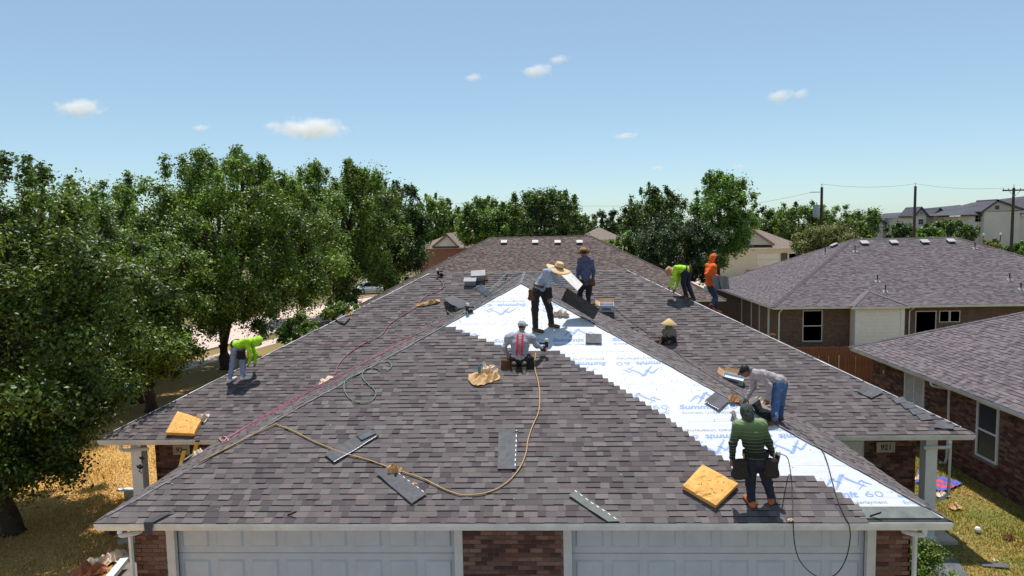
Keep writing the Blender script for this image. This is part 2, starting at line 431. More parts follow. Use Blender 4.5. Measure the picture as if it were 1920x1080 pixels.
BRK = [lin(132, 90, 74), lin(116, 76, 62), lin(142, 104, 88), lin(100, 66, 56), lin(128, 98, 86), lin(88, 62, 54), lin(150, 116, 100)]
def brick_cells(width, height, seed, bw=.203, bh=.067, j=.011):
    g = np.random.default_rng(seed); out = []; r = 0; z = .004
    while z + bh < height:
        u = -(bw + j) / 2 if r % 2 else 0.0
        while u < width - .03:
            u0, u1 = max(u, .002), min(u + bw, width - .002)
            if u1 - u0 > .03: out.append((u0, u1, z, z + bh, np.array(BRK[g.integers(len(BRK))]) * g.uniform(.8, 1.15), g.uniform(.006, .013)))
            u += bw + j
        z += bh + j; r += 1
    return out
def brick_wall(parent, o, t, n, width, height, seed=1, single_from=None, holes=(), thick=.12, name='wall'):
    """mortar backing with real bricks; those above single_from are separate brick objects"""
    o, t, n = np.asarray(o, float), unit(t), unit(n); z = V(0, 0, 1)
    w = MB(); us = sorted({0.0, width} | {h[0] for h in holes} | {h[1] for h in holes})
    for u0, u1 in zip(us[:-1], us[1:]):
        zs = [(0.0, height)]
        for (a, b, c, d) in holes:
            if a < u1 - 1e-6 and b > u0 + 1e-6: zs = [q for (p0, p1) in zs for q in ((p0, min(p1, c)), (max(p0, d), p1)) if q[1] - q[0] > .01]
        for z0, z1 in zs: w.obox(o + t * u0 + z * z0 - n * thick, t * (u1 - u0), n * thick, z * (z1 - z0))
    wo = w.build(name, M_MORTAR, parent)
    rest = MB(); cache = {}
    for (u0, u1, z0, z1, c, d) in brick_cells(width, height, seed):
        if any(u1 > a and u0 < b and z1 > cc and z0 < dd for (a, b, cc, dd) in holes): continue
        if single_from is not None and z0 >= single_from:
            m = MB(); m.col = tuple(c); m.obox(o + t * u0 + z * z0 - n * .002, t * (u1 - u0), n * (d + .002), z * (z1 - z0))
            m.build('brick', M_BRICK, wo, attr=True)
        else:
            rest.col = tuple(c); rest.obox(o + t * u0 + z * z0 - n * .002, t * (u1 - u0), n * (d + .002), z * (z1 - z0))
    if rest.f: tag(rest.build('bricks', M_BRICK, wo, attr=True), kind='stuff')
    return wo

# ------------------------------------------------------------------ the house being roofed
HOUSE = thing('duplex_house', 'brick duplex with white garage doors whose hipped roof is being reshingled', 'house', (0, Y0 + .6, 0))
# staircase edge of the new courses on the front slope, measured along and up the slope
def fuv(px, py):
    n = V(0, -PW, 1); d = ray(px, py); P = CAM + d * (np.dot(V(0, Y0, EAVE) - CAM, n) / np.dot(d, n)); return P[0], (P[1] - Y0) * SW
STAIR_PX = [(1618, 960), (1618, 956), (1605, 944), (1589, 934), (1566, 920), (1552, 910), (1528, 897), (1378, 896), (1368, 867), (1314, 832), (1301, 821), (1288, 811), (1274, 801), (1261, 791), (1249, 781),
            (1236, 773), (1221, 764), (1194, 746), (1180, 738), (1164, 728), (1151, 720), (1127, 704), (1111, 698), (1093, 690), (1081, 682), (1071, 674), (1060, 667), (1048, 659), (985, 658), (941, 650), (923, 642), (904, 635), (887, 629), (869, 622), (851, 614), (836, 612)]
STAIR = sorted([fuv(*p)[::-1] for p in STAIR_PX])
SV, SU = [s[0] for s in STAIR], [s[1] for s in STAIR]
VTOP = max(SV)
def stair_u(v): return float(np.interp(v, SV, SU))
CS = .127
def front_span(v, v0):
    d = v / SW; c = math.floor((v0 + 1e-4) / CS) * CS + CS * .6
    lo = -(W / 2 - d)
    if c > VTOP: return lo, lo
    return lo, min(W / 2 - d, stair_u(c))
frame_f = slope_frame((0, Y0, EAVE), (1, 0, 0), PW, (0, 1, 0))
frame_l = slope_frame((-W / 2, Y0, EAVE), (0, -1, 0), PW, (1, 0, 0))
frame_r = slope_frame((W / 2, Y0, EAVE), (0, 1, 0), PW, (-1, 0, 0))
frame_m = slope_frame((MX, Y1, EAVE), (1, 0, 0), PM, (0, 1, 0))
frame_ml = slope_frame((MX - W2 / 2, Y1, EAVE), (0, -1, 0), PM, (1, 0, 0))
frame_mr = slope_frame((MX + W2 / 2, Y1, EAVE), (0, 1, 0), PM, (-1, 0, 0))
frame_mb = slope_frame((MX, Y1 + DEP, EAVE), (-1, 0, 0), PM, (0, -1, 0))
K = PW / PM
# deck under the shingles, soffit
rd = MB(); dz = V(0, 0, -.006)
A0, A1, AP = V(-W / 2, Y0, EAVE), V(W / 2, Y0, EAVE), V(0, Y0 + W / 2, EAVE + PW * W / 2)
RB = V(0, YR, EAVE + PW * W / 2); VL, VR = V(-W / 2, Y1, EAVE), V(W / 2, Y1, EAVE)
B0, B1, B2, B3 = V(MX - W2 / 2, Y1, EAVE), V(MX + W2 / 2, Y1, EAVE), V(MX + W2 / 2, Y1 + DEP, EAVE), V(MX - W2 / 2, Y1 + DEP, EAVE)
R0, R1 = V(MX - W2 / 2 + DEP / 2, YR, EAVE + PM * DEP / 2), V(MX + W2 / 2 - DEP / 2, YR, EAVE + PM * DEP / 2)
for poly in ([A0, A1, AP], [VL, A0, AP, RB], [A1, VR, RB, AP], [B0, VL, RB, R0], [VR, B1, R1, RB], [B3, B0, R0], [B1, B2, R1], [B2, B3, R0, R1]):
    rd.face([p + dz for p in poly])
ROOF = rd.build('roof', M_ROOFDECK, HOUSE)
sf = MB(); zs = EAVE - .14
sf.face([(-W / 2 + .1, Y0 + .1, zs), (-W / 2 + .1, Y1 + .1, zs), (W / 2 - .1, Y1 + .1, zs), (W / 2 - .1, Y0 + .1, zs)])
sf.face([(MX - W2 / 2 + .1, Y1 + .1, zs - .003), (MX - W2 / 2 + .1, Y1 + DEP - .1, zs - .003), (MX + W2 / 2 - .1, Y1 + DEP - .1, zs - .003), (MX + W2 / 2 - .1, Y1 + .1, zs - .003)])
sf.build('soffit', M_SOFFIT, HOUSE)
all_front = tabs(*frame_f, W / 2 * SW, [front_span], PAL_NEW, seed=3, v0=CS * .0)
# the 300 that show largest (lowest courses) are single shingles, the rest one mesh
nsing = 300
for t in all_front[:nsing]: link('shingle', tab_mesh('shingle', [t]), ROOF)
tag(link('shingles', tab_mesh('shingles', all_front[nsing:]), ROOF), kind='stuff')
rest = tabs(*frame_l, W / 2 * SW, [lambda v, _=0: (-(LEN + K * v / SW), -v / SW)], PAL_NEW, seed=4)
rest += tabs(*frame_r, W / 2 * SW, [lambda v, _=0: (v / SW, LEN + K * v / SW)], PAL_NEW, seed=5)
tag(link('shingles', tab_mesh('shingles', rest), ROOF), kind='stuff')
rest = tabs(*frame_m, DEP / 2 * SM, [lambda v, _=0: (-(W2 / 2 - v / SM), -(W / 2 - v / SM / K) - MX), lambda v, _=0: (W / 2 - v / SM / K - MX, W2 / 2 - v / SM)], PAL_NEW, seed=6)
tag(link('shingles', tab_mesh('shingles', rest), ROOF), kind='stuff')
rest = tabs(*frame_ml, DEP / 2 * SM, [lambda v, _=0: (-(DEP - v / SM), -v / SM)], PAL_NEW, seed=8) + tabs(*frame_mr, DEP / 2 * SM, [lambda v, _=0: (v / SM, DEP - v / SM)], PAL_NEW, seed=9)
rest += tabs(*frame_mb, DEP / 2 * SM, [lambda v, _=0: (-(W2 / 2 - v / SM), W2 / 2 - v / SM)], PAL_NEW, seed=10)
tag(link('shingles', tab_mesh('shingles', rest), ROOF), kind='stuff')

# white underlayment still bare on the front slope, in lapped rolls
M_UNDER = mat('white_underlayment', lin(200, 202, 206), rough=.6, var=.06, scale=3.0, bump=.5, bscale=3.2, stretch=(.8, 3.2, 3.2))
O_, U_, V_, N_ = frame_f
def fp(u, v, h=0.0): return O_ + U_ * u + V_ * v + N_ * h
und = MB(); edges = [.10, 1.27, 2.44, 3.61, 4.78, 5.95, 7.12, W / 2 * SW - .02]
und_o = None
for i, (va, vb) in enumerate(zip(edges[:-1], edges[1:])):
    m = MB(); nseg = 60; top = vb + .03 if i < len(edges) - 2 else vb
    g = np.random.default_rng(40 + i)
    def row(v, h):
        hw = W / 2 - v / SW - .012; lo = -hw
        if v < VTOP + .1: lo = max(lo, stair_u(min(v, VTOP)) - .35)
        if v > 1.2: lo = min(lo, stair_u(min(va, VTOP)) - .1) if va < VTOP else -hw
        lo = max(lo, -hw); us = np.linspace(min(lo, hw - .02), hw, nseg)
        return [(u, v, h + .0003 * math.sin(u * 5 + i) * g.uniform(.2, 1)) for u in us]
    nr = 14; rows = [row(va + (top - va) * k / nr, .0024 * (1 - k / nr) ** 2 + .0003 + (g.uniform(0, .0006) if 0 < k < nr else 0)) for k in range(nr + 1)]
    for ra, rb in zip(rows[:-1], rows[1:]):
        for k in range(nseg - 1): m.face([fp(*ra[k]), fp(*ra[k + 1]), fp(*rb[k + 1]), fp(*rb[k])])
    m.face([fp(rows[0][0][0], va, 0), fp(rows[0][-1][0], va, 0), fp(*rows[0][-1]), fp(*rows[0][0])])
    so = m.build('underlayment_sheet', M_UNDER, HOUSE, smooth=True)
    if und_o is None: und_o = so

# print on the underlayment: mountains, "Summit 60", "Synthetic Underlayment"
M_INK = mat('blue_print', lin(132, 156, 206), rough=.6, var=.08, scale=14)
M_INK2 = mat('grey_print', lin(140, 150, 178), rough=.6, var=.08, scale=14)
def text_tris(body, size, shear=0.0, offset=0.0, width=None, sx=1.0):
    cu = bpy.data.curves.new('t', 'FONT'); cu.body = body; cu.size = size; cu.shear = shear; cu.offset = offset; cu.resolution_u = 3
    ob = bpy.data.objects.new('t', cu); COL.objects.link(ob); bpy.context.view_layer.update()
    me = bpy.data.meshes.new_from_object(ob.evaluated_get(bpy.context.evaluated_depsgraph_get()))
    vs = np.array([v.co[:2] for v in me.vertices]); fs = [list(p.vertices) for p in me.polygons]
    bpy.data.objects.remove(ob); bpy.data.curves.remove(cu); bpy.data.meshes.remove(me)
    vs[:, 0] -= vs[:, 0].min()
    if width: vs[:, 0] *= width / vs[:, 0].max()
    else: vs[:, 0] *= sx
    return vs, fs
def peak(x, top, lw, rw, foot_l, foot_r, th):
    """one brush-stroke mountain: a left stroke swelling from the foot to the tip and a thinning right stroke"""
    q = []
    n = 8
    for k in range(n):
        t0, t1 = k / n, (k + 1) / n
        f = lambda t: (x - lw * (1 - t) ** .75, foot_l + (top - foot_l) * t ** 1.35)
        wd = lambda t: th * (.25 + .75 * t)
        (a, b), (c, d) = f(t0), f(t1)
        q.append([(a, b), (a + wd(t0), b), (c + wd(t1), d), (c, d)])
        g = lambda t: (x + th * .4 + rw * t, top + (foot_r - top) * t ** .8)
        (a, b), (c, d) = g(t0), g(t1); w0, w1 = th * .75 * (1 - t0) ** .7 + .004, th * .75 * (1 - t1) ** .7 + .004
        q.append([(a, b - w0), (c, d - w1), (c, d), (a, b)])
    return q
STAMP_B = []; STAMP_G = []
ts, tf = text_tris('Summit', .178, shear=.12, offset=.007, width=.72)
for f in tf: STAMP_B.append([(ts[k][0], ts[k][1]) for k in f])
NNAME = len(STAMP_B)
ts, tf = text_tris('60', .185, shear=.0, offset=-.002, width=.30)
for f in tf: STAMP_B.append([(ts[k][0] + .84, ts[k][1]) for k in f])
ts, tf = text_tris('Synthetic Underlayment', .098, width=1.10)
for f in tf: STAMP_G.append([(ts[k][0] + .03, ts[k][1] - .145) for k in f])
NTXT = len(STAMP_B)
for q in peak(.40, .42, .17, .13, .22, .31, .07) + peak(.58, .51, .20, .33, .16, .23, .085) + peak(.88, .38, .07, .15, .31, .28, .055): STAMP_B.append(q)
for k in range(4):
    a = k / 4; STAMP_B.append([(.78 + .03 * k, .17 + .03 * k), (.80 + .03 * k, .17 + .03 * k), (.83 + .03 * k, .20 + .03 * k), (.81 + .03 * k, .20 + .03 * k)])
def clip_half(poly, fn):
    out = []
    for i in range(len(poly)):
        a, b = poly[i], poly[(i + 1) % len(poly)]; da, db = fn(a), fn(b)
        if da >= 0: out.append(a)
        if da * db < 0: t = da / (da - db); out.append((a[0] + (b[0] - a[0]) * t, a[1] + (b[1] - a[1]) * t))
    return out
def stamp(u0, vb, flip):
    for polys, mt, nm in ((STAMP_B[:NNAME], M_INK, 'printed_name'), (STAMP_B[NNAME:NTXT], M_INK, 'printed_number'), (STAMP_B[NTXT:], M_INK, 'printed_mountains'), (STAMP_G, M_INK2, 'printed_words')):
        m = MB()
        for q in polys:
            q = [((u0 - x, vb - y) if flip else (u0 + x, vb + y)) for (x, y) in q]
            q = clip_half(q, lambda p: (W / 2 - p[1] / SW - .05) - p[0])
            if len(q) >= 3: q = clip_half(q, lambda p: p[0] + (W / 2 - p[1] / SW - .05))
            if len(q) >= 3: q = clip_half(q, lambda p: p[0] - (stair_u(p[1]) - .3 if p[1] < VTOP else -9))
            if len(q) >= 3: m.face([fp(x, y, .0048) for (x, y) in q])
        if m.f: m.build(nm, mt, und_o)
PER = 1.36
for (v, u0, flip) in ((6.86, .15, True), (5.19, .782, False), (4.39, 1.93, True), (2.82, 3.245, False), (2.08, 4.30, True), (.545, 5.11, False)):
    for k in range(-5, 4):
        u = u0 + k * PER; hw = W / 2 - v / SW; lo = (u - 1.2, u) if flip else (u, u + 1.2)
        if lo[0] > hw or lo[1] < -hw or lo[1] < (stair_u(v) if v < VTOP else -9) - .2: continue
        stamp(u, v, flip)
# cap nails scattered over the sheets
m = MB(); g = np.random.default_rng(5)
for k in range(420):
    v = g.uniform(.3, 7.4); hw = W / 2 - v / SW - .1; u = g.uniform(-hw, hw)
    if v < VTOP and u < stair_u(v): continue
    m.lathe([(.011, 0), (.010, .003), (.001, .004)], fp(u, v, .0042), N_, 6)
tag(m.build('cap_nails', mat('nail_cap', lin(120, 125, 140), rough=.5), HOUSE), kind='stuff')
# starter strip in dark metal and felt at the right end of the eave
m = MB(); ua = fuv(1612, 968)[0]
m.hexa([fp(ua, .09, .004), fp(W / 2 - .14, .09, .004), fp(W / 2 - .31, .33, .004), fp(ua - .12, .33, .004)], [fp(ua, .09, .012), fp(W / 2 - .14, .09, .012), fp(W / 2 - .31, .33, .012), fp(ua - .12, .33, .012)])
m.build('starter_strip', mat('starter_strip', lin(98, 102, 98), rough=.55, var=.25, scale=4), HOUSE)

# white hip strips, gutters, fascia, downspouts
M_HIP = mat('hip_underlay', lin(186, 186, 188), rough=.7, var=.3, scale=3)
def strip(a, b, w, h, name='hip_strip', mt=M_HIP, n1=None, seed=0):
    a, b = np.asarray(a, float), np.asarray(b, float); t = unit(b - a); s_ = unit(np.cross(t, V(0, 0, 1))); m = MB(); g = np.random.default_rng(seed); n = 26
    for k in range(n):
        p, q = a + (b - a) * k / n, a + (b - a) * (k + 1) / n; w0 = w * g.uniform(.5, 1.2)
        hh = V(0, 0, h + g.uniform(0, .01)); dn = V(0, 0, -.35 * w0)
        m.face([p - s_ * w0 + dn + hh, q - s_ * w0 + dn + hh, q + hh, p + hh]); m.face([p + hh, q + hh, q + s_ * w0 + dn + hh, p + s_ * w0 + dn + hh])
    return m.build(name, mt, HOUSE)
strip(B0 + (R0 - B0) * .03, R0, .026, .016, seed=1); strip(B1 + (R1 - B1) * .03, R1, .028, .016, seed=2); strip(R0, R1, .03, .016, mt=mat('ridge_felt', lin(134, 130, 132), rough=.8, var=.3, scale=6), seed=3)
strip(A0 + (AP - A0) * .02, AP, .03, .02, mt=mat('hip_felt', lin(112, 108, 112), rough=.8, var=.3, scale=8), seed=4)
strip(A1 + (AP - A1) * .04, AP, .03, .02, mt=mat('hip_felt', lin(112, 108, 112)), seed=5)
strip(AP, RB, .05, .02, mt=mat('hip_felt', lin(112, 108, 112)), seed=6)
gutter_run('gutter', A0, A1, (0, -1, 0), HOUSE, (1, -1)); gutter_run('gutter', A0, VL + V(0, .1, 0), (-1, 0, 0), HOUSE, (1, 0)); gutter_run('gutter', A1, VR + V(0, .1, 0), (1, 0, 0), HOUSE, (1, 0))
gutter_run('gutter', B0, VL - V(.03, 0, 0), (0, -1, 0), HOUSE, (1, 0)); gutter_run('gutter', B1, VR + V(.03, 0, 0), (0, -1, 0), HOUSE, (1, 0))
gutter_run('gutter', B0, B3, (-1, 0, 0), HOUSE, (1, -1)); gutter_run('gutter', B1, B2, (1, 0, 0), HOUSE, (1, -1)); gutter_run('gutter', B3, B2, (0, 1, 0), HOUSE, (1, -1))
def fascia(a, b, inn):
    a, b, inn = np.asarray(a, float), np.asarray(b, float), unit(inn); m = MB(); m.obox(a + inn * .12 + V(0, 0, -.16), b - a, inn * .03, V(0, 0, .15)); return m.build('fascia', M_TRIM, HOUSE)
fascia(A0 + V(.1, 0, 0), A1 - V(.1, 0, 0), (0, 1, 0)); fascia(A0 + V(0, .16, 0), VL, (1, 0, 0)); fascia(A1 + V(0, .16, 0), VR, (-1, 0, 0))
fascia(B0 + V(.1, 0, 0), VL, (0, 1, 0)); fascia(VR, B1 - V(.1, 0, 0), (0, 1, 0))
# gutter hangers
for x in np.arange(-6.6, 6.8, .62):
    m = MB(); m.obox((x, Y0 + .006, EAVE - .012), (.022, 0, 0), (0, .1, 0), (0, 0, .004)); m.build('gutter_hanger', M_METAL, HOUSE)
for s_, A_ in ((-1, A0), (1, A1)):
    for y in np.arange(Y0 + .7, Y1 - .2, .62):
        m = MB(); m.obox((A_[0] - s_ * .006, y, EAVE - .012), (-s_ * .1, 0, 0), (0, .022, 0), (0, 0, .004)); m.build('gutter_hanger', M_METAL, HOUSE)

# front walls of the garage wing
YW = Y0 + .52; WH = EAVE - .14
xs = [at_y(px, 1030, YW)[0] for px in (255, 312, 868, 1056, 1643, 1706)]
xl0, xl1, xm0, xm1, xr0, xr1 = xs
brick_wall(HOUSE, (xl0, YW, 0), (1, 0, 0), (0, -1, 0), xl1 - xl0, WH, seed=21, single_from=1.35)
brick_wall(HOUSE, (xm0, YW, 0), (1, 0, 0), (0, -1, 0), xm1 - xm0, WH, seed=22, single_from=1.35)
brick_wall(HOUSE, (xr0, YW, 0), (1, 0, 0), (0, -1, 0), xr1 - xr0, WH, seed=23, single_from=1.35)
M_DOOR = mat('garage_door_paint', (.56, .57, .60), rough=.5, var=.04, scale=3)
for (x0, x1) in ((xl1, xm0), (xm1, xr0)):
    m = MB(); jw = .15
    m.box((x0 + .004, YW + .0, 0), (x0 + jw, YW + .1, WH - .002)); m.box((x1 - jw, YW, 0), (x1 - .004, YW + .1, WH - .002)); m.box((x0 + jw, YW + .002, WH - .08), (x1 - jw, YW + .1, WH - .003))
    m.build('door_jamb', M_TRIM, HOUSE)
    d = MB(); yd = YW + .16; H = WH - .08; sh = H / 4
    for k in range(4): d.box((x0 + jw - .02, yd, k * sh + .005), (x1 - jw + .02, yd + .05, (k + 1) * sh - .005))
    do = d.build('garage_door', M_DOOR, HOUSE)
    wd = (x1 - x0 - 2 * jw) / 8
    for k in range(4):
        for c in range(8):
            px0, px1 = x0 + jw + c * wd + .07, x0 + jw + (c + 1) * wd - .07; z0, z1 = k * sh + .12, (k + 1) * sh - .12
            p = MB()
            b = [(px0, yd - .001, z0), (px1, yd - .001, z0), (px1, yd - .001, z1), (px0, yd - .001, z1)]
            q = .03; i1 = [(px0 + q, yd - .028, z0 + q), (px1 - q, yd - .028, z0 + q), (px1 - q, yd - .028, z1 - q), (px0 + q, yd - .028, z1 - q)]
            for e in range(4): p.face([b[e], b[(e + 1) % 4], i1[(e + 1) % 4], i1[e]])
            p.face(i1); p.build('panel', M_DOOR, do)
# side walls of the wing, main walls, porches
brick_wall(HOUSE, (xl0 + .002, YW + 6.6, 0), (0, -1, 0), (-1, 0, 0), 6.6, WH, seed=24)
brick_wall(HOUSE, (xr1 - .002, YW, 0), (0, 1, 0), (1, 0, 0), 6.6, WH, seed=25)
YP = Y1 + 1.55
pl0 = at_y(293, 870, YP)[0]; pr1 = at_y(1716, 870, YP)[0]
brick_wall(HOUSE, (pl0, YP, 0), (1, 0, 0), (0, -1, 0), 1.72, WH, seed=26)
brick_wall(HOUSE, (pr1 - 1.25, YP, 0), (1, 0, 0), (0, -1, 0), 1.25, WH, seed=27)
brick_wall(HOUSE, (pl0 + .001, YP + 11, 0), (0, -1, 0), (-1, 0, 0), 11, WH, seed=28)
brick_wall(HOUSE, (pr1 - .001, YP, 0), (0, 1, 0), (1, 0, 0), 11, WH, seed=29)
m = MB(); m.box((pl0 + 1.72, YP + .02, 0), (xl0 + .1, YP + .1, WH)); m.box((xr1 - .1, YP + .02, 0), (pr1 - 1.25, YP + .1, WH)); m.build('porch_wall', M_TRIM, HOUSE)
def door(x0, x1, y):
    m = MB(); m.box((x0, y - .05, .02), (x1, y, 2.08)); o = m.build('front_door', M_WHITE, HOUSE)
    for (a, b, c, d) in ((.1, .4, .2, .9), (.52, .82, .2, .9), (.1, .4, 1.05, 1.95), (.52, .82, 1.05, 1.95)):
        k = (x1 - x0) / .92; p = MB(); p.box((x0 + a * k, y - .062, c), (x0 + b * k, y - .05, d)); p.build('panel', M_WHITE, o)
    h = MB(); h.lathe([(.001, 0), (.03, .01), (.028, .04), (.001, .05)], (x0 + .07, y - .05, 1.0), (0, -1, 0), 10); h.build('handle', M_METAL, o)
door(xr1 + .1, pr1 - 1.33, YP); door(pl0 + 1.82, xl0 - .1, YP)
def plaque(px, py, text):
    c = at_y(px, py, YP - .03); m = MB(); w, h = .225, .13
    for (a, b, d, e) in ((-w, w, h - .03, h), (-w, w, -h, -h + .03), (-w, -w + .03, -h + .03, h - .03), (w - .03, w, -h + .03, h - .03)):
        m.box((c[0] + a, YP - .06, c[2] + d), (c[0] + b, YP - .01, c[2] + e))
    o = m.build('number_plaque', mat('cast_stone', lin(196, 186, 170), rough=.8, var=.1), HOUSE)
    m = MB(); m.box((c[0] - w + .03, YP - .045, c[2] - h + .03), (c[0] + w - .03, YP - .012, c[2] + h - .03)); m.build('plate', mat('cast_stone', lin(196, 186, 170)), o)
    ts, tf = text_tris(text, .185, offset=.005); ts[:, 0] -= ts[:, 0].max() / 2 if len(text) == 3 else .15
    m = MB()
    for f in tf: m.face([(c[0] + ts[k][0], YP - .048, c[2] - .064 + ts[k][1]) for k in f])
    m.build('numerals', M_BLACK, o)
plaque(1660, 838, '921'); plaque(341, 843, '92')
for px in (261, 1741):
    c = at_y(px, 850, Y1 + .45); m = MB(); s_ = .13
    m.box((c[0] - s_, Y1 + .32, 0), (c[0] + s_, Y1 + .58, WH)); o = m.build('porch_column', M_WHITE, HOUSE)
    m = MB(); m.box((c[0] - s_ - .02, Y1 + .30, 0), (c[0] + s_ + .02, Y1 + .60, .16)); m.build('column_base', M_WHITE, o)
    if px < 900:   # black iron ornaments on the left post
        for (a, b, sc_) in ((263, 878, 1.0), (267, 861, .8)):
            q = at_y(a, b, Y1 + .31); k = MB()
            for (dx, dz_, r) in ((0, 0, .035), (-.05, .03, .03), (.05, .035, .03), (0, .07, .03), (-.02, -.07, .022), (.02, -.11, .018), (-.07, .06, .018)):
                k.lathe([(.001, .0), (r * sc_, .008), (r * sc_ * .7, .02), (.001, .024)], q + V(dx * sc_, 0, dz_ * sc_), (0, -1, 0), 8)
            k.build('iron_ornament', M_BLACK, o)
for q0, q1 in ((pl0 - .3, xl0), (xr1, pr1 + .3)): m = MB(); m.box((q0, Y1 + .2, 0), (q1, YP, .1)); m.build('porch_slab', M_CONC, HOUSE)
# downspouts
def elbow(x, y, s_, z0=EAVE - .13, back=.42):
    return downspout([(x, y, z0), (x, y + .02, z0 - .07), (x + s_ * .05, y + back * .3, z0 - .14), (x + s_ * .1, y + back, z0 - .2), (x + s_ * .1, y + back + .02, z0 - .3), (x + s_ * .1, y + back + .02, .1)], HOUSE)
p = at_y(225, 990, Y0 + .06); downspout(spline([(p[0], Y0 + .06, EAVE - .13), (p[0], Y0 + .08, EAVE - .24), (p[0] + .2, Y0 + .3, EAVE - .27), (xl0 - .06, YW - .06, EAVE - .3), (xl0 - .055, YW - .05, EAVE - .45), (xl0 - .055, YW - .05, .1)], 4), HOUSE)
p = at_y(1733, 990, Y0 + .06); downspout(spline([(p[0], Y0 + .06, EAVE - .13), (p[0], Y0 + .08, EAVE - .24), (p[0] - .2, Y0 + .3, EAVE - .27), (xr1 + .06, YW - .06, EAVE - .3), (xr1 + .055, YW - .05, EAVE - .45), (xr1 + .055, YW - .05, .1)], 4), HOUSE)
p = at_y(227, 840, Y1 + .06); downspout(spline([(p[0], Y1 + .06, EAVE - .13), (p[0], Y1 + .1, EAVE - .28), (p[0] + .25, Y1 + .26, EAVE - .32), (p[0] + .5, Y1 + .34, EAVE - .33)], 4), HOUSE)
p = at_y(1779, 835, Y1 + .06); downspout(spline([(p[0], Y1 + .06, EAVE - .13), (p[0], Y1 + .06, EAVE - .3), (p[0] - .2, Y1 + .2, EAVE - .36), (p[0] - .42, Y1 + .3, EAVE - .4)], 4), HOUSE)
p = at_y(1779, 850, Y1 + 1.0); downspout([(p[0] + .03, Y1 + 1.0, EAVE - .14), (p[0] + .03, Y1 + 1.0, .9), (p[0] - .2, Y1 + 1.02, .75)], HOUSE)
# lamp under the left corner
c = at_y(253, 991, YW - .22); m = MB(); ax = unit(V(-.15, -.75, .55))
m.lathe([(.001, -.1), (.04, -.1), (.055, -.02), (.085, .0), (.088, .012), (.001, .014)], c, ax, 14); lo = m.build('flood_lamp', mat('lamp_face', lin(240, 214, 150), rough=.4, var=.04), HOUSE)
m = MB(); m.tube([c - ax * .1, V(c[0] + .03, YW - .05, EAVE - .22), V(c[0] + .05, YW, EAVE - .22)], .018, 6); m.build('lamp_arm', M_METAL, lo)

# ------------------------------------------------------------------ neighbouring hipped houses
def hip_house(name, label, x0, x1, y0, y1, eave, pitch, pal, wall_mat, wall_in=.6, seed=1, real=True, e=.127, big=1.0, rot=None):
    t = thing(name, label, 'house', ((x0 + x1) / 2, y0 + wall_in, 0)); hx, hy = (x1 - x0) / 2, (y1 - y0) / 2; h = min(hx, hy); s_ = math.sqrt(1 + pitch * pitch)
    A, B, C, D = V(x0, y0, eave), V(x1, y0, eave), V(x1, y1, eave), V(x0, y1, eave); zr = eave + pitch * h
    if hx >= hy: P, Q = V(x0 + h, (y0 + y1) / 2, zr), V(x1 - h, (y0 + y1) / 2, zr); polys = [[A, B, Q, P], [B, C, Q], [C, D, P, Q], [D, A, P]]
    else: P, Q = V((x0 + x1) / 2, y0 + h, zr), V((x0 + x1) / 2, y1 - h, zr); polys = [[A, B, P], [B, C, Q, P], [C, D, Q], [D, A, P, Q]]
    m = MB()
    for q in polys: m.face([p - V(0, 0, .006) for p in q])
    ro = m.build('roof', M_ROOFDECK if real else mat(name + '_roofing', pal[1], rough=.9, var=.2, scale=5), t)
    if real:
        lst = []
        for (O, U, inn, length) in ((V((x0 + x1) / 2, y0, eave), V(1, 0, 0), V(0, 1, 0), hx), (V((x0 + x1) / 2, y1, eave), V(-1, 0, 0), V(0, -1, 0), hx), (V(x0, (y0 + y1) / 2, eave), V(0, -1, 0), V(1, 0, 0), hy), (V(x1, (y0 + y1) / 2, eave), V(0, 1, 0), V(-1, 0, 0), hy)):
            lst += tabs(*slope_frame(O, U, pitch, inn), h * s_, [lambda v, _=0, L=length: (-(L - v / s_), L - v / s_)], pal, seed=seed, e=e, big=big); seed += 1
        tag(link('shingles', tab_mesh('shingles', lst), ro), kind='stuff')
        caps = []
        for a, b in ((A, P), (B, P if hx < hy else Q), (C, Q), (D, P if hx >= hy else Q), (P, Q)):
            n = int(np.linalg.norm(b - a) / .18); tt = unit(b - a); sd = unit(np.cross(tt, V(0, 0, 1))); dn = V(0, 0, -pitch * .13 * (.72 if a is not P else 1))
            for k in range(n):
                p, q = a + (b - a) * k / n, a + (b - a) * (k + 1.1) / n
                for sg in (-1, 1):
                    hi, lo_ = V(0, 0, .035), V(0, 0, .022)
                    L0, L1 = p + sd * sg * .13 + dn, q + sd * sg * .13 + dn
                    pts = [p + hi, L0 + hi, L1 + lo_, q + lo_]
                    caps.append(([p, L0, L0 + hi, p + hi, L1 + lo_, q + lo_], np.array(pal[min(3, len(pal) - 1)]) * random.uniform(.8, 1.1)))
        tag(link('ridge_caps', tab_mesh('ridge_caps', caps), ro), kind='stuff')
    for a, b, o in ((A, B, (0, -1, 0)), (A, D, (-1, 0, 0)), (B, C, (1, 0, 0)), (D, C, (0, 1, 0))): gutter_run('gutter', a, b, o, t, (1, -1))
    m = MB(); m.face([(x0 + .1, y0 + .1, eave - .14), (x0 + .1, y1 - .1, eave - .14), (x1 - .1, y1 - .1, eave - .14), (x1 - .1, y0 + .1, eave - .14)]); m.build('soffit', M_SOFFIT, t)
    i = wall_in; wx0, wx1, wy0, wy1 = x0 + i, x1 - i, y0 + i, y1 - i
    return t, (wx0, wx1, wy0, wy1)
def plain_walls(t, w, eave, mt):
    x0, x1, y0, y1 = w; m = MB(); hh = eave - .145
    m.box((x0, y0, 0), (x1, y0 + .2, hh)); m.box((x0, y1 - .2, 0), (x1, y1, hh)); m.box((x0, y0 + .2, 0), (x0 + .2, y1 - .2, hh)); m.box((x1 - .2, y0 + .2, 0), (x1, y1 - .2, hh))
    return m.build('wall', mt, t)
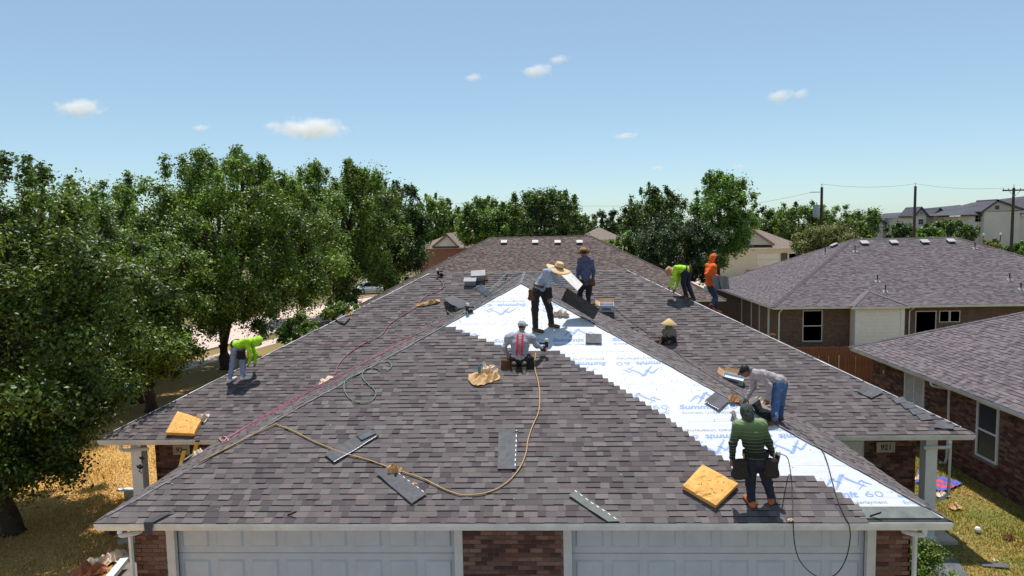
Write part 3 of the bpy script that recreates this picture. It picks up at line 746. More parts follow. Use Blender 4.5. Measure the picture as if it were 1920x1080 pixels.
def roof_vent(t, P, n, sz=.5):
    """low box vent with a sloped pale hood over a dark opening"""
    n = unit(n); u = unit(np.cross(V(0, 1, 0), n)) if abs(n[0]) < .3 else unit(np.cross(n, V(0, 0, 1))) * -1
    v = np.cross(n, u); m = MB(); s_ = sz / 2
    m.obox(P - u * s_ * .85 - v * s_ * .7, u * sz * .85, v * sz * .7, n * .11); o = m.build('roof_vent', M_BLACK, t)
    h = MB(); h.obox(P - u * s_ - v * s_ * .9 + n * .11, u * sz, v * sz * .9, n * .06); h.build('hood', mat('vent_hood', lin(172, 168, 163), rough=.5, var=.05), o)
def vent_pipe(t, P, n, h=.35):
    m = MB(); m.tube([P, P + V(0, 0, h)], .035, 8); m.tube([P + V(0, 0, h), P + V(0, 0, h + .06)], .05, 8); o = m.build('vent_pipe', M_BLACK, t)
    n = unit(n); u = unit(np.cross(n, V(0, 1, 0))); v = np.cross(n, u); k = MB(); k.obox(P - u * .14 - v * .12 + n * .018, u * .28, v * .24, n * .008); k.lathe([(.09, 0), (.05, .1)], P + n * .02, (0, 0, 1), 10); k.build('flashing', mat('lead_flashing', lin(160, 158, 156), rough=.5), o)

BR_D = brick_mat('brown_brick', lin(108, 78, 64), lin(84, 58, 48), lin(120, 104, 92))
# house behind with the old brown roof
tB, wB = hip_house('brown_roof_house', 'house with weathered brown hip roof and four pale box vents directly behind the worked roof', -11.55, 12.5, 45.0, 61.3, EAVE, .512, PAL_OLD, None, seed=31, big=1.15)
plain_walls(tB, wB, EAVE, BR_D)
nB = unit(V(0, -.512, 1))
def plane_hit(px, py, P, n):
    d = ray(px, py); return CAM + d * (np.dot(np.asarray(P, float) - CAM, n) / np.dot(d, n))
for px in (945, 1003.5, 1045.5, 1086.5): roof_vent(tB, plane_hit(px, 456, (0, 45.0, EAVE), nB), nB, .46)
window_unit(tB, (11.905, 47.2, 1.5), 1.2, 1.3, (1, 0, 0))

# grey hip-roofed house to the right, beyond the fence
CX0, CX1, CY0, CY1, CP = 13.9, 36.8, 40.3, 56.3, .457
tC, wC = hip_house('grey_roof_house', 'long brick house with mottled grey hip roof, pale box vents and a small hipped bay', CX0, CX1, CY0, CY1, EAVE, CP, PAL_RIGHT, None, seed=41, big=1.2)
plain_walls(tC, wC, EAVE, BR_D)
nC = unit(V(0, -CP, 1)); nCl = unit(V(-CP, 0, 1))
for px, py in ((1620, 457.5), (1675, 456.5), (1733, 455.5), (1782, 454)): roof_vent(tC, plane_hit(px, py, (20, CY0, EAVE), nC), nC, .5)
roof_vent(tC, plane_hit(1565, 462, (CX0, 48, EAVE), nCl), nCl, .5)
for px, py in ((1603, 472), (1828, 466), (1645, 528), (1660, 547), (1893, 525), (1914, 543)): vent_pipe(tC, plane_hit(px, py, (20, CY0, EAVE), nC), nC)
vent_pipe(tC, plane_hit(1547, 476, (CX0, 48, EAVE), nCl), nCl)
wy = wC[2]
for px, w_ in ((1523, 1.05), (1735, 1.1)):
    c = at_y(px, 612, wy); window_unit(tC, (c[0], wy, 1.5), w_, 1.75 if px < 1600 else 1.5, (0, -1, 0), glass=M_GLASS, frame=M_TRIM, fw=.045, split='h' if px < 1600 else 'n')
for px in (1770, 1790): c = at_y(px, 597, wy); window_unit(tC, (c[0], wy, 1.95), .5, .6, (0, -1, 0), split='n', sill=False, frame=M_TRIM, fw=.04, glass=mat('white_blind', lin(188, 190, 196), rough=.5))
# hipped bay with pale lap siding
bx0, bx1 = at_y(1600, 574, 39.7)[0], at_y(1712, 573, 39.7)[0]; by = CY0 - .35; hb = (bx1 - bx0) / 2; zt = EAVE + CP * hb
m = MB(); a, b, c = V(bx0, by, EAVE + .0), V(bx1, by, EAVE + .0), V((bx0 + bx1) / 2, by + hb, zt); yb = CY0 + hb
bk, l, r_ = V(c[0], yb, zt), V(bx0, CY0, EAVE), V(bx1, CY0, EAVE)
m.face([a, b, c]); m.face([l, a, c, bk]); m.face([b, r_, bk, c]); bo = m.build('bay_roof', M_ROOFDECK, tC)
sb = math.sqrt(1 + CP * CP)
lst = tabs(*slope_frame((c[0], by, EAVE), (1, 0, 0), CP, (0, 1, 0)), hb * sb, [lambda v, _=0: (-(hb - v / sb), hb - v / sb)], PAL_RIGHT, seed=51, big=1.3)
lst += tabs(*slope_frame((bx0, by, EAVE), (0, -1, 0), CP, (1, 0, 0)), hb * sb, [lambda v, _=0: (-(.35 + v / sb), -v / sb)], PAL_RIGHT, seed=52, big=1.3)
lst += tabs(*slope_frame((bx1, by, EAVE), (0, 1, 0), CP, (-1, 0, 0)), hb * sb, [lambda v, _=0: (v / sb, .35 + v / sb)], PAL_RIGHT, seed=53, big=1.3)
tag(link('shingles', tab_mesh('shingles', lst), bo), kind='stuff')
for p, q in ((a, c), (b, c), (c, bk)):
    k = MB(); d_ = q - p; sd = unit(np.cross(d_, V(0, 0, 1))); dn = V(0, 0, -.05)
    for sg in (-1, 1): k.face([p + V(0, 0, .05), q + V(0, 0, .05), q + V(0, 0, .05) + sd * sg * .15 + dn, p + V(0, 0, .05) + sd * sg * .15 + dn])
    k.build('hip_cap', mat('hip_cap_felt', PAL_RIGHT[3], rough=.9, var=.2), tC)
gutter_run('gutter', a, b, (0, -1, 0), tC, (1, -1))
M_SIDING = mat('cream_siding', lin(238, 229, 216), rough=.6, var=.04)
sx0, sx1 = at_y(1613, 610, by + .3)[0], at_y(1688, 610, by + .3)[0]
m = MB(); m.box((sx0 - .3, by + .32, 0), (sx1 + .25, wy, WH)); so = m.build('bay_wall', M_SIDING, tC)
for k in range(12):
    z = .15 + k * .2; m = MB(); m.hexa([(sx0, by + .29, z), (sx1, by + .29, z), (sx1, by + .318, z), (sx0, by + .318, z)], [(sx0, by + .308, z + .195), (sx1, by + .308, z + .195), (sx1, by + .318, z + .195), (sx0, by + .318, z + .195)]); m.build('siding_board', M_SIDING, so)
for q0, q1 in ((sx0 - .3, sx0 - .004), (sx1 + .004, sx1 + .1)): m = MB(); m.box((q0, by + .28, 0), (q1, by + .319, WH)); m.build('corner_board', M_WHITE, so)
for px in (1461, 1705): q = at_y(px, 600, wy - .06); downspout([(q[0], CY0 + .06, EAVE - .13), (q[0], wy - .05, EAVE - .4), (q[0], wy - .05, .1)], tC)
for k, y in enumerate((42.6, 44.5, 46.2, 48.4)):
    m = MB(); m.box((wC[0] - .05, y, 0), (wC[0] - .002, y + (.28 if k == 0 else .1), WH)); m.build('trim_board', M_TRIM, tC)

# near neighbour on the right
tD, wD = hip_house('side_house', 'brick house close on the right with grey shingle roof and one tall sash window', 12.47, 27.0, 8.2, 27.05, EAVE, .46, PAL_RIGHT, None, seed=61)
x0, x1, y0, y1 = wD
wa, wb = at_x(1838, 830, x0), at_x(1868, 830, x0)
u_of = lambda y: y1 - y
cw = at_x(1851, 836, x0); cwy = cw[1]; lw = at_x(1715, 738, x0)[1]
holes = [(u_of(cwy + .45), u_of(cwy - .45), .75, 2.38), (u_of(lw + .62), u_of(lw - .62), 1.32, 2.45)]
brick_wall(tD, (x0, y1, 0), (0, -1, 0), (-1, 0, 0), y1 - y0, WH, seed=62, holes=holes)
plain_walls(tD, (x0 + .13, x1, y0, y1), EAVE, BR_D)
window_unit(tD, (x0 - .01, cwy, 1.565), .82, 1.5, (-1, 0, 0), glass=mat('screened_glass', (.045, .055, .075), rough=.2, var=.1))
window_unit(tD, (x0 - .01, lw, 1.89), 1.1, .98, (-1, 0, 0), split='v', sill=False, glass=mat('white_blind', lin(188, 190, 196), rough=.5))
q = at_x(1778, 760, x0 - .06); downspout(spline([(x0 - .55, q[1] + .1, EAVE - .13), (x0 - .5, q[1] + .1, EAVE - .25), (x0 - .2, q[1] + .04, EAVE - .3), (x0 - .05, q[1], EAVE - .36), (x0 - .05, q[1], EAVE - .5), (x0 - .05, q[1], .2), (x0 - .3, q[1] - .1, .08)], 3), tD)
m = MB(); m.box((x0 - .10, lw + 1.9, 2.0), (x0 - .003, lw + 2.0, 2.12)); m.build('wall_light', M_METAL, tD)

# wooden fence between the yards, every picket its own board
fy = 32.0; tF = thing('wooden_fence', 'dark brown picket fence standing between the brick houses on the right', 'fence', (14, fy, 0))
M_FENCE = mat('stained_fence', lin(120, 76, 52), rough=.85, var=.3, scale=3, stretch=(6, 6, .5))
pk = None; g = np.random.default_rng(9)
for i in range(44):
    x = 10.7 + i * .152; me = None
    if pk is None:
        m = MB(); m.prism([(0, 0, .04), (.142, 0, .04), (.142, 0, 1.80), (.115, 0, 1.83), (.027, 0, 1.83), (0, 0, 1.80)], (0, .02, 0)); o = m.build('picket', M_FENCE, tF); pk = o.data
    else: o = link('picket', pk, tF)
    o.location = (x, fy + g.uniform(-.006, .006), g.uniform(-.02, .02)); o.rotation_euler = (0, g.uniform(-.008, .008), 0)
for z in (.35, 1.45): m = MB(); m.box((10.7, fy + .028, z), (17.4, fy + .07, z + .09)); m.build('rail', M_FENCE, tF)
for x in (10.9, 13.2, 15.5, 17.3): m = MB(); m.box((x, fy + .075, 0), (x + .1, fy + .17, 1.75)); m.build('post', M_FENCE, tF)
# ------------------------------------------------------------------ far houses
def back_house(name, label, x0, x1, y0, y1, zg, eave, pitch, pal, wallm, gable=None):
    t, w = hip_house(name, label, x0, x1, y0, y1, eave, pitch, pal, None, real=False)
    plain_walls(t, w, eave, wallm); return t, w
TAN = [lin(132, 118, 106), lin(124, 110, 100)]
# tan-roofed house with a pale gable beyond the brown roof, left
YE = 82.0; a = at_y(790, 440, YE); b = at_y(905, 440, YE); e_ = at_y(830, 464, YE)[2]; rz = at_y(846, 420, YE + 7)[2]
hw_ = min((b[0] - a[0]) / 2, 7.0)
tE, wE = back_house('tan_roof_house', 'tan-roofed brick house with a small pale gable seen between the left trees', a[0] - 1, b[0] + 1.5, YE, YE + 15, 0, e_, (rz - e_) / 7.0, TAN, brick_mat('far_red_brick', lin(140, 84, 66), lin(120, 70, 56), lin(150, 130, 116)))
ga, gb, gt = at_y(815, 462, YE - .6), at_y(856, 462, YE - .6), at_y(838, 443, YE - .6)
m = MB(); m.prism([ga, gb, gt], (0, .8, 0)); go = m.build('gable', mat('pale_gable', lin(206, 206, 200), rough=.7), tE)
m = MB()
for p, q in ((ga, gt), (gt, gb)):
    d_ = unit(q - p); up = V(-d_[2], 0, d_[0]); m.obox(p - d_ * .3 - V(0, .25, 0), (q - p) + d_ * .4, V(0, 4.5, 0), up * .22)
m.build('gable_roof', mat('tan_roof_house_roofing', TAN[1]), go)
m = MB(); m.box((ga[0] - .2, YE - .62, ga[2] - .25), (gb[0] + .2, YE + .3, ga[2] - .01)); m.build('gable_trim', mat('dark_trim', lin(70, 72, 78), rough=.6), go)
window_unit(tE, ((wE[0] + wE[1]) / 2, wE[2], e_ - 2.0), 1.6, 1.5, (0, -1, 0))
# second tan roof further back, centre right
YF = 118.0; a = at_y(1085, 430, YF); b = at_y(1172, 430, YF); rz = at_y(1118, 417, YF + 6)[2]
tF2, wF2 = back_house('distant_tan_house', 'distant tan hip roof showing over the trees just right of centre', a[0], b[0], YF, YF + 12, 0, rz - 2.9, .5, TAN, mat('cream_wall', lin(214, 198, 170), rough=.8, var=.05))
vent_pipe(tF2, V((a[0] + b[0]) / 2 + 1.5, YF + 4, rz - .9), V(0, -.5, 1), .6)
window_unit(tF2, ((a[0] + b[0]) / 2, wF2[2], rz - 4.6), 1.6, 1.4, (0, -1, 0))
# cream house with a garage door
YG = 96.0; M_CREAM = mat('cream_wall', lin(214, 198, 170), rough=.8, var=.05)
gx0, gx1 = at_y(1330, 470, YG)[0], at_y(1512, 470, YG)[0]; ez = at_y(1455, 464, YG)[2]
tG, wG = back_house('cream_house', 'cream house with a tan roof, white garage door and dark porch behind the parked cars', gx0, gx1, YG, YG + 13, 0, ez, .5, TAN, M_CREAM)
yg = wG[2]
q0, q1 = at_y(1419, 490, yg), at_y(1460, 490, yg); ztop = at_y(1440, 475, yg)[2]
m = MB()
for k in range(4): m.box((q0[0], yg - .06, .02 + k * ztop / 4), (q1[0], yg - .002, (k + 1) * ztop / 4 - .03))
m.build('garage_door', mat('cream_door', lin(222, 210, 188), rough=.6), tG)
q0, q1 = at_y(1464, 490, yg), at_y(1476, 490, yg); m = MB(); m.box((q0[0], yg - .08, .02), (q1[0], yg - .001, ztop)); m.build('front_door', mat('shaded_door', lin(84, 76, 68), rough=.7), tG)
c_ = at_y(1491, 483, yg); window_unit(tG, (c_[0], yg, c_[2] - .3), 1.7, 1.7, (0, -1, 0))
ga, gb, gt = at_y(1375, 459, YG - .5), at_y(1448, 459, YG - .5), at_y(1404, 430, YG - .5)
m = MB(); m.prism([ga, gb, gt], (0, .6, 0)); go = m.build('gable', mat('grey_gable', lin(176, 170, 158), rough=.7), tG)
m = MB()
for p, q in ((ga, gt), (gt, gb)):
    d_ = unit(q - p); up = V(-d_[2], 0, d_[0]); m.obox(p - d_ * .4 - V(0, .3, 0), (q - p) + d_ * .6, V(0, 5, 0), up * .25)
m.build('gable_roof', mat('cream_house_roofing', TAN[1]), go)

# apartment blocks far right
M_STUCCO = mat('pale_stucco', lin(202, 192, 184), rough=.9, var=.05, scale=.4); M_SLATE = mat('dark_roofing', lin(78, 76, 84), rough=.9, var=.12, scale=1); M_DTRIM = mat('dark_trim', lin(58, 56, 60), rough=.6)
def rect_face(px0, py0, px1, py1, y): p, q = at_y(px0, py1, y), at_y(px1, py0, y); return p[0], q[0], p[2], q[2]
def apart(label, y, wall, roofpts, gables, wins, depth=16):
    """wall: pixel rectangle; roofpts: roof outline (eave left, ridge left, ridge right, eave right)"""
    x0, x1, z0, z1 = rect_face(*wall, y); t = thing('apartment_building', label, 'building', ((x0 + x1) / 2, y, 0), 'apartment blocks on the skyline')
    m = MB(); m.box((x0, y, 0), (x1, y + depth, z1)); m.build('wall', M_STUCCO, t)
    el, rl, rr, er = [at_y(p[0], p[1], y - .6 if i in (0, 3) else y + depth / 2) for i, p in enumerate(roofpts)]
    m = MB(); bl, br_ = el + V(0, depth + 1.2, 0), er + V(0, depth + 1.2, 0)
    m.face([el, er, rr, rl]); m.face([bl, el, rl]); m.face([er, br_, rr]); m.face([br_, bl, rl, rr]); m.face([el, bl, br_, er]); ro = m.build('roof', M_SLATE, t)
    m = MB(); m.obox(el - V(0, .05, .35), er - el, V(0, .3, 0), V(0, 0, .34)); m.build('eave_board', M_DTRIM, ro)
    for (a, b, c) in gables:
        A, B, C_ = at_y(*a, y - 1.4), at_y(*b, y - 1.4), at_y(*c, y - 1.4); g_ = MB(); g_.prism([A, B, C_], (0, 7, 0)); gg = g_.build('gable', mat('grey_gable', lin(176, 170, 158)), t)
        k = MB()
        for p, q in ((A, C_), (C_, B)):
            d_ = unit(q - p); up = V(-d_[2], 0, d_[0]); k.obox(p - d_ * .5 - V(0, .4, 0), (q - p) + d_ * .8, V(0, 8, 0), up * .45)
        k.build('gable_roof', M_SLATE, gg)
        k = MB(); w_ = (B[0] - A[0]); k.box((A[0] + w_ * .04, y - 1.38, max(0, A[2] - 9)), (B[0] - w_ * .04, y - .01, A[2] - .02)); k.build('gable_wall', M_STUCCO, gg)
        s_ = w_ * .05; k = MB(); mz = A[2] + (C_[2] - A[2]) * .4; k.box((C_[0] - s_, y - 1.5, mz - s_), (C_[0] + s_, y - 1.41, mz + s_)); k.build('gable_vent', M_DTRIM, gg)
    for (px0, py0, px1, py1, dy) in wins:
        a0, a1, c0, c1 = rect_face(px0, py0, px1, py1, y - dy); window_unit(t, ((a0 + a1) / 2, y - dy, (c0 + c1) / 2), a1 - a0, c1 - c0, (0, -1, 0), split='hv', frame=M_TRIM, fw=.12, sill=False)
    return t
apart('three-storey pale apartment block at the far right edge under a dark gabled roof', 175, (1815, 402, 1990, 480), [(1802, 403), (1822, 380), (1935, 366), (2000, 398)], [((1843, 397), (1916, 394), (1870, 378))], [(1828, 403, 1842, 416, 0), (1828, 425, 1842, 438, 0)])
apart('middle apartment block with two small gables behind the utility pole', 190, (1712, 405, 1830, 470), [(1708, 405), (1722, 392), (1800, 384), (1835, 400)], [((1716, 405), (1738, 405), (1727, 392)), ((1750, 405), (1776, 405), (1762, 394))], [(1722, 411, 1731, 421, 1.4), (1757, 411, 1768, 421, 1.4)])
apart('lower apartment wing with dark roof showing above the trees left of the pole', 205, (1632, 418, 1716, 470), [(1625, 418), (1660, 400), (1716, 397), (1735, 417)], [((1636, 420), (1657, 420), (1646, 411))], [(1642, 424, 1649, 436, 1.4), (1665, 421, 1672, 429, 0), (1690, 421, 1697, 429, 0)])

# ------------------------------------------------------------------ utility poles and wires
M_POLE = mat('weathered_pole', lin(74, 62, 54), rough=.95, var=.2, scale=3, stretch=(8, 8, .4)); M_WIRE = mat('wire', lin(60, 60, 62), rough=.6)
POLES = []
def pole(px, ptop, y, label, r, arm=None, box=False):
    top = at_y(px, ptop, y); t = thing('utility_pole', label, 'utility pole', (top[0], y, 0), 'utility poles'); m = MB(); m.tube([(top[0], y, 0), (top[0], y, top[2])], [r, r * .72], 10); m.build('shaft', M_POLE, t)
    m = MB(); m.tube([(top[0], y, top[2]), (top[0], y, top[2] + .25)], .03, 6); m.lathe([(.02, 0), (.06, .05), (.05, .12), (.01, .16)], (top[0], y, top[2] + .2), n=8); m.build('insulator', M_METAL, t)
    if arm:
        m = MB(); m.box((top[0] - arm, y - .17, top[2] - .35), (top[0] + arm, y - .06, top[2] - .2)); ao = m.build('crossarm', M_POLE, t)
        for dx in (-arm + .1, -arm * .5, arm * .5, arm - .1): m = MB(); m.lathe([(.02, 0), (.055, .06), (.04, .15), (.001, .17)], (top[0] + dx, y - .11, top[2] - .2), n=8); m.build('insulator', M_METAL, ao)
        for sg in (-1, 1): m = MB(); m.tube([(top[0] + sg * arm * .5, y - .15, top[2] - .33), (top[0], y - .15, top[2] - .95)], .025, 5); m.build('brace', M_METAL, ao)
    if box:
        m = MB(); bz = at_y(px, 395, y)[2]; m.tube([(top[0] - .52, y - .1, bz - .6), (top[0] - .52, y - .1, bz + .55)], .3, 12); bo = m.build('transformer', mat('transformer_grey', lin(168, 172, 176), rough=.45), t)
        m = MB(); m.tube([(top[0] - .5, y - .1, bz + .55), (top[0] - .5, y - .1, bz + .8)], .05, 6); m.build('bushing', M_METAL, bo)
        m = MB(); m.box((top[0] - 1.1, y - .06, top[2] - .5), (top[0], y + .02, top[2] - .43)); m.build('bracket', M_METAL, t)
    POLES.append(top)
pole(1541, 351, 68, 'wooden utility pole carrying a grey transformer, nearest of the three', .17, box=True)
pole(1716.5, 349, 84, 'middle utility pole in front of the apartments, without a crossarm', .19)
pole(1901, 352, 78, 'utility pole with a wooden crossarm near the right edge', .18, arm=1.25)
def wire(a, b, sag, label, r=.011):
    n = 14; m = MB(); m.tube([a + (b - a) * k / n - V(0, 0, sag * 4 * (k / n) * (1 - k / n)) for k in range(n + 1)], r, 5); tag(m.build('power_line', M_WIRE), label, 'power line', 'overhead wires')
wire(POLES[0] + V(0, 0, .3), POLES[1] + V(0, 0, .3), .35, 'top wire strung between the transformer pole and the middle pole')
wire(POLES[1] + V(0, 0, .3), POLES[2] + V(-1.1, -.1, 0), .3, 'top wire running from the middle pole to the crossarm pole')
wire(at_y(1200, 402, 60), POLES[0] + V(-.9, 0, -.45), .4, 'thin wire leaving the transformer pole towards the left')
wire(at_y(1390, 416, 60), POLES[0] + V(0, 0, -2.6), .2, 'lower service wire sloping up to the transformer pole')
wire(POLES[0] + V(0, 0, -2.9), POLES[2] + V(0, 0, -1.2), .6, 'lower wire from the transformer pole to the crossarm pole')
wire(at_y(640, 372, 64), at_y(1290, 386, 64), .25, 'upper pale wire crossing in front of the far centre trees', .009)
wire(at_y(640, 403, 66), at_y(1300, 427, 66), .2, 'lower pale wire crossing in front of the far centre trees', .009)
for px, pt in ((1844, 443), (1876, 442)):
    y = 140; q = at_y(px, pt, y); t = thing('lamp_post', 'small dark lamp post by the pale apartment wall, %s one' % ('left' if px < 1860 else 'right'), 'lamp post', (q[0], y, 0), 'lamp posts by the apartments')
    m = MB(); m.tube([(q[0], y, 0), (q[0], y, q[2])], [.12, .08], 8); m.build('shaft', M_BLACK, t); m = MB(); m.lathe([(.1, 0), (.26, .12), (.22, .45), (.05, .55)], q, n=10); m.build('lantern', mat('lantern_glass', lin(190, 190, 180), rough=.3), t)

# ------------------------------------------------------------------ cars
def car(label, loc, rotz, col, suv=False):
    t = thing('parked_car', label, 'car', loc, 'parked cars')
    paint = mat('car_paint_%d' % int(col[0] * 999), col, rough=.18, var=.03, spec=.6); L_, Wd = 4.6, 1.8; H = 1.72 if suv else 1.46; bl = .98 if suv else .86
    R_ = Matrix.Translation(Vector([float(v) for v in loc])) @ Matrix.Rotation(rotz, 4, 'Z')
    def put(m, name, mt, par, smooth=False):
        m.v = [tuple(R_ @ Vector(v)) for v in m.v]; return m.build(name, mt, par, smooth)
    def loft(secs):
        m = MB(); n = len(secs[0])
        for s_ in secs: m.v += s_
        for k in range(len(secs) - 1):
            for j in range(n): m.f.append([k * n + j, k * n + (j + 1) % n, (k + 1) * n + (j + 1) % n, (k + 1) * n + j]); m.c.append((1, 1, 1))
        m.f.append(list(range(n))[::-1]); m.f.append([(len(secs) - 1) * n + j for j in range(n)]); m.c += [(1, 1, 1)] * 2; return m
    def sec(x, z0, z1, w, top=.86):
        h = w / 2; return [(x, -h * .9, z0), (x, h * .9, z0), (x, h, z0 + (z1 - z0) * .35), (x, h * .97, z0 + (z1 - z0) * .75), (x, h * top, z1), (x, -h * top, z1), (x, -h * .97, z0 + (z1 - z0) * .75), (x, -h, z0 + (z1 - z0) * .35)]
    body = put(loft([sec(-2.3, .38, .72, 1.5), sec(-2.2, .25, bl - .04, 1.7), sec(-1.5, .2, bl, Wd), sec(0, .2, bl, Wd), sec(1.0, .2, bl - .02, Wd), sec(1.9, .22, bl - .12, 1.72), sec(2.25, .3, .66, 1.5)]), 'body', paint, t, True)
    cabx = [-2.0 if suv else -1.75, -1.5 if suv else -1.05, .35, 1.1]
    put(loft([[(x, -w, z), (x, w, z), (x, w * .98, z + .01), (x, -w * .98, z + .01)] if False else [(x, -.8, bl - .03), (x, .8, bl - .03), (x, w, z), (x, -w, z)] for x, w, z in ((cabx[0], .74, bl), (cabx[1], .62, H), (cabx[2], .62, H), (cabx[3], .74, bl))]), 'cabin', paint, t)
    gl = mat('car_glass', (.01, .012, .015), rough=.05, spec=.8)
    for sg in (-1, 1):
        m = MB(); q = lambda x, f: (x, sg * (.8 + (.62 - .8) * f + .006), bl - .03 + (H - bl + .03) * f)
        m.face([q(cabx[0] + .32, .18), q(cabx[3] - .3, .18), q(cabx[2] - .02, .86), q(cabx[1] + .06, .86)]); put(m, 'side_window', gl, body)
    for x0, x1 in ((cabx[3], cabx[2]), (cabx[0], cabx[1])):
        m = MB(); q = lambda f, w: (x0 + (x1 - x0) * f + (.008 if x0 > 0 else -.008), w * (.78 - .16 * f), bl + .0 + (H - bl) * f + .008); m.face([q(.12, -1), q(.12, 1), q(.9, 1), q(.9, -1)]); put(m, 'windscreen', gl, body)
    for x in (-1.4, 1.42):
        for sg in (-1, 1):
            m = MB(); m.lathe([(.001, -.1), (.24, -.1), (.32, -.09), (.335, 0), (.32, .09), (.24, .1), (.001, .1)], (x, sg * .8, .33), (0, 1, 0), 18); w_ = put(m, 'wheel', mat('tyre', (.015, .015, .015), rough=.9), t)
            m = MB(); m.lathe([(.21, .0), (.2, .015), (.06, .005), (.001, .02)], (x, sg * .905, .33), (0, sg, 0), 12); put(m, 'rim', M_METAL, w_)
    for sg in (-1, 1):
        m = MB(); m.box((2.1, sg * .6 - .16, .6), (2.26, sg * .6 + .16, .74)); put(m, 'headlight', mat('headlight', lin(225, 228, 230), rough=.1), body)
        m = MB(); m.box((-2.28, sg * .62 - .14, .66), (-2.2, sg * .62 + .14, .82)); put(m, 'tail_light', mat('tail_light', (.3, .01, .01), rough=.2), body)
        m = MB(); m.box((.75, sg * .9 - .08, bl - .02), (.92, sg * .9 + .08, bl + .11)); put(m, 'mirror', paint, body)
q = at_z(1376, 541, 0); car('white sedan parked on the drive behind the man in orange', (q[0], 80, .012), math.radians(170), (.72, .72, .72))
q = at_y(1402, 510, 90); car('dark blue sport utility car parked before the cream garage', (q[0], 88, .012), math.radians(-100), (.012, .018, .03), True)
car('black car parked in the deep shade under the left trees', (-21.5, 35.0, .008), math.radians(80), (.01, .01, .012))
q = at_z(716, 550, 0); car('pale car on the street glimpsed beneath the tall centre-left tree', (q[0] - 1, q[1], .008), math.radians(20), (.6, .62, .64))
# white canopy tent
YC = 92.0; c0, c1, tp = at_y(770, 496, YC), at_y(829, 496, YC), at_y(806, 470, YC); w_ = (c1[0] - c0[0]) / 2; cx_ = (c0[0] + c1[0]) / 2; zb = at_y(800, 492, YC)[2]
t = thing('canopy_tent', 'white peaked canopy tent standing beside the far brick house', 'tent', (cx_, YC, 0)); m = MB(); cs = [V(cx_ - w_, YC - w_, zb), V(cx_ + w_, YC - w_, zb), V(cx_ + w_, YC + w_, zb), V(cx_ - w_, YC + w_, zb)]; ap = V(cx_, YC, tp[2])
for k in range(4): m.face([cs[k], cs[(k + 1) % 4], ap]); m.face([cs[k] - V(0, 0, .5), cs[(k + 1) % 4] - V(0, 0, .5), cs[(k + 1) % 4], cs[k]])
m.build('canopy', mat('tent_cloth', (.8, .8, .8), rough=.7, var=.03), t)
for c_ in cs: m = MB(); m.tube([(c_[0], c_[1], 0), tuple(c_)], .05, 6); m.build('leg', M_METAL, t)

# ------------------------------------------------------------------ trees
BARK = mat('tree_bark', lin(72, 60, 50), rough=.95, var=.3, scale=5, bump=.5, bscale=20)
LEAF = leaf_mat('oak_leaf', .3, .44)
def leaves(cent, rad, n, size, pal, g, outward, up=.6, elong=1.0):
    """cent (k,3) clump centres, rad (k,) clump radii"""
    k = len(cent); w_ = rad ** 2; idx = g.choice(k, n, p=w_ / w_.sum())
    d = g.normal(size=(n, 3)); d /= np.linalg.norm(d, axis=1)[:, None]; r = np.minimum(np.abs(g.normal(0, .5, n)) + .1, 1.25)
    off = d * (r * rad[idx])[:, None]; off[:, 2] *= elong; P = cent[idx] + off
    nr = g.normal(size=(n, 3)) * .55 + d * .7 + np.array([0, 0, up]); nr /= np.linalg.norm(nr, axis=1)[:, None]
    a = np.cross(nr, g.normal(size=(n, 3))); a /= np.linalg.norm(a, axis=1)[:, None]; b = np.cross(nr, a)
    s_ = size * g.uniform(.6, 1.35, n)[:, None]
    v = np.stack([P - a * s_ * .55, P + b * s_ * .32 + nr * s_ * .06, P + a * s_ * .55, P - b * s_ * .32 + nr * s_ * .06], 1).reshape(-1, 3)
    pal = np.array(pal); ct = g.uniform(.55, 1.35, k); c = pal[g.integers(len(pal), size=n)] * (ct[idx] * g.uniform(.5, 1.55, n))[:, None]  # random clump and leaf tints, painting lit and dark foliage into the colour
    return v, c
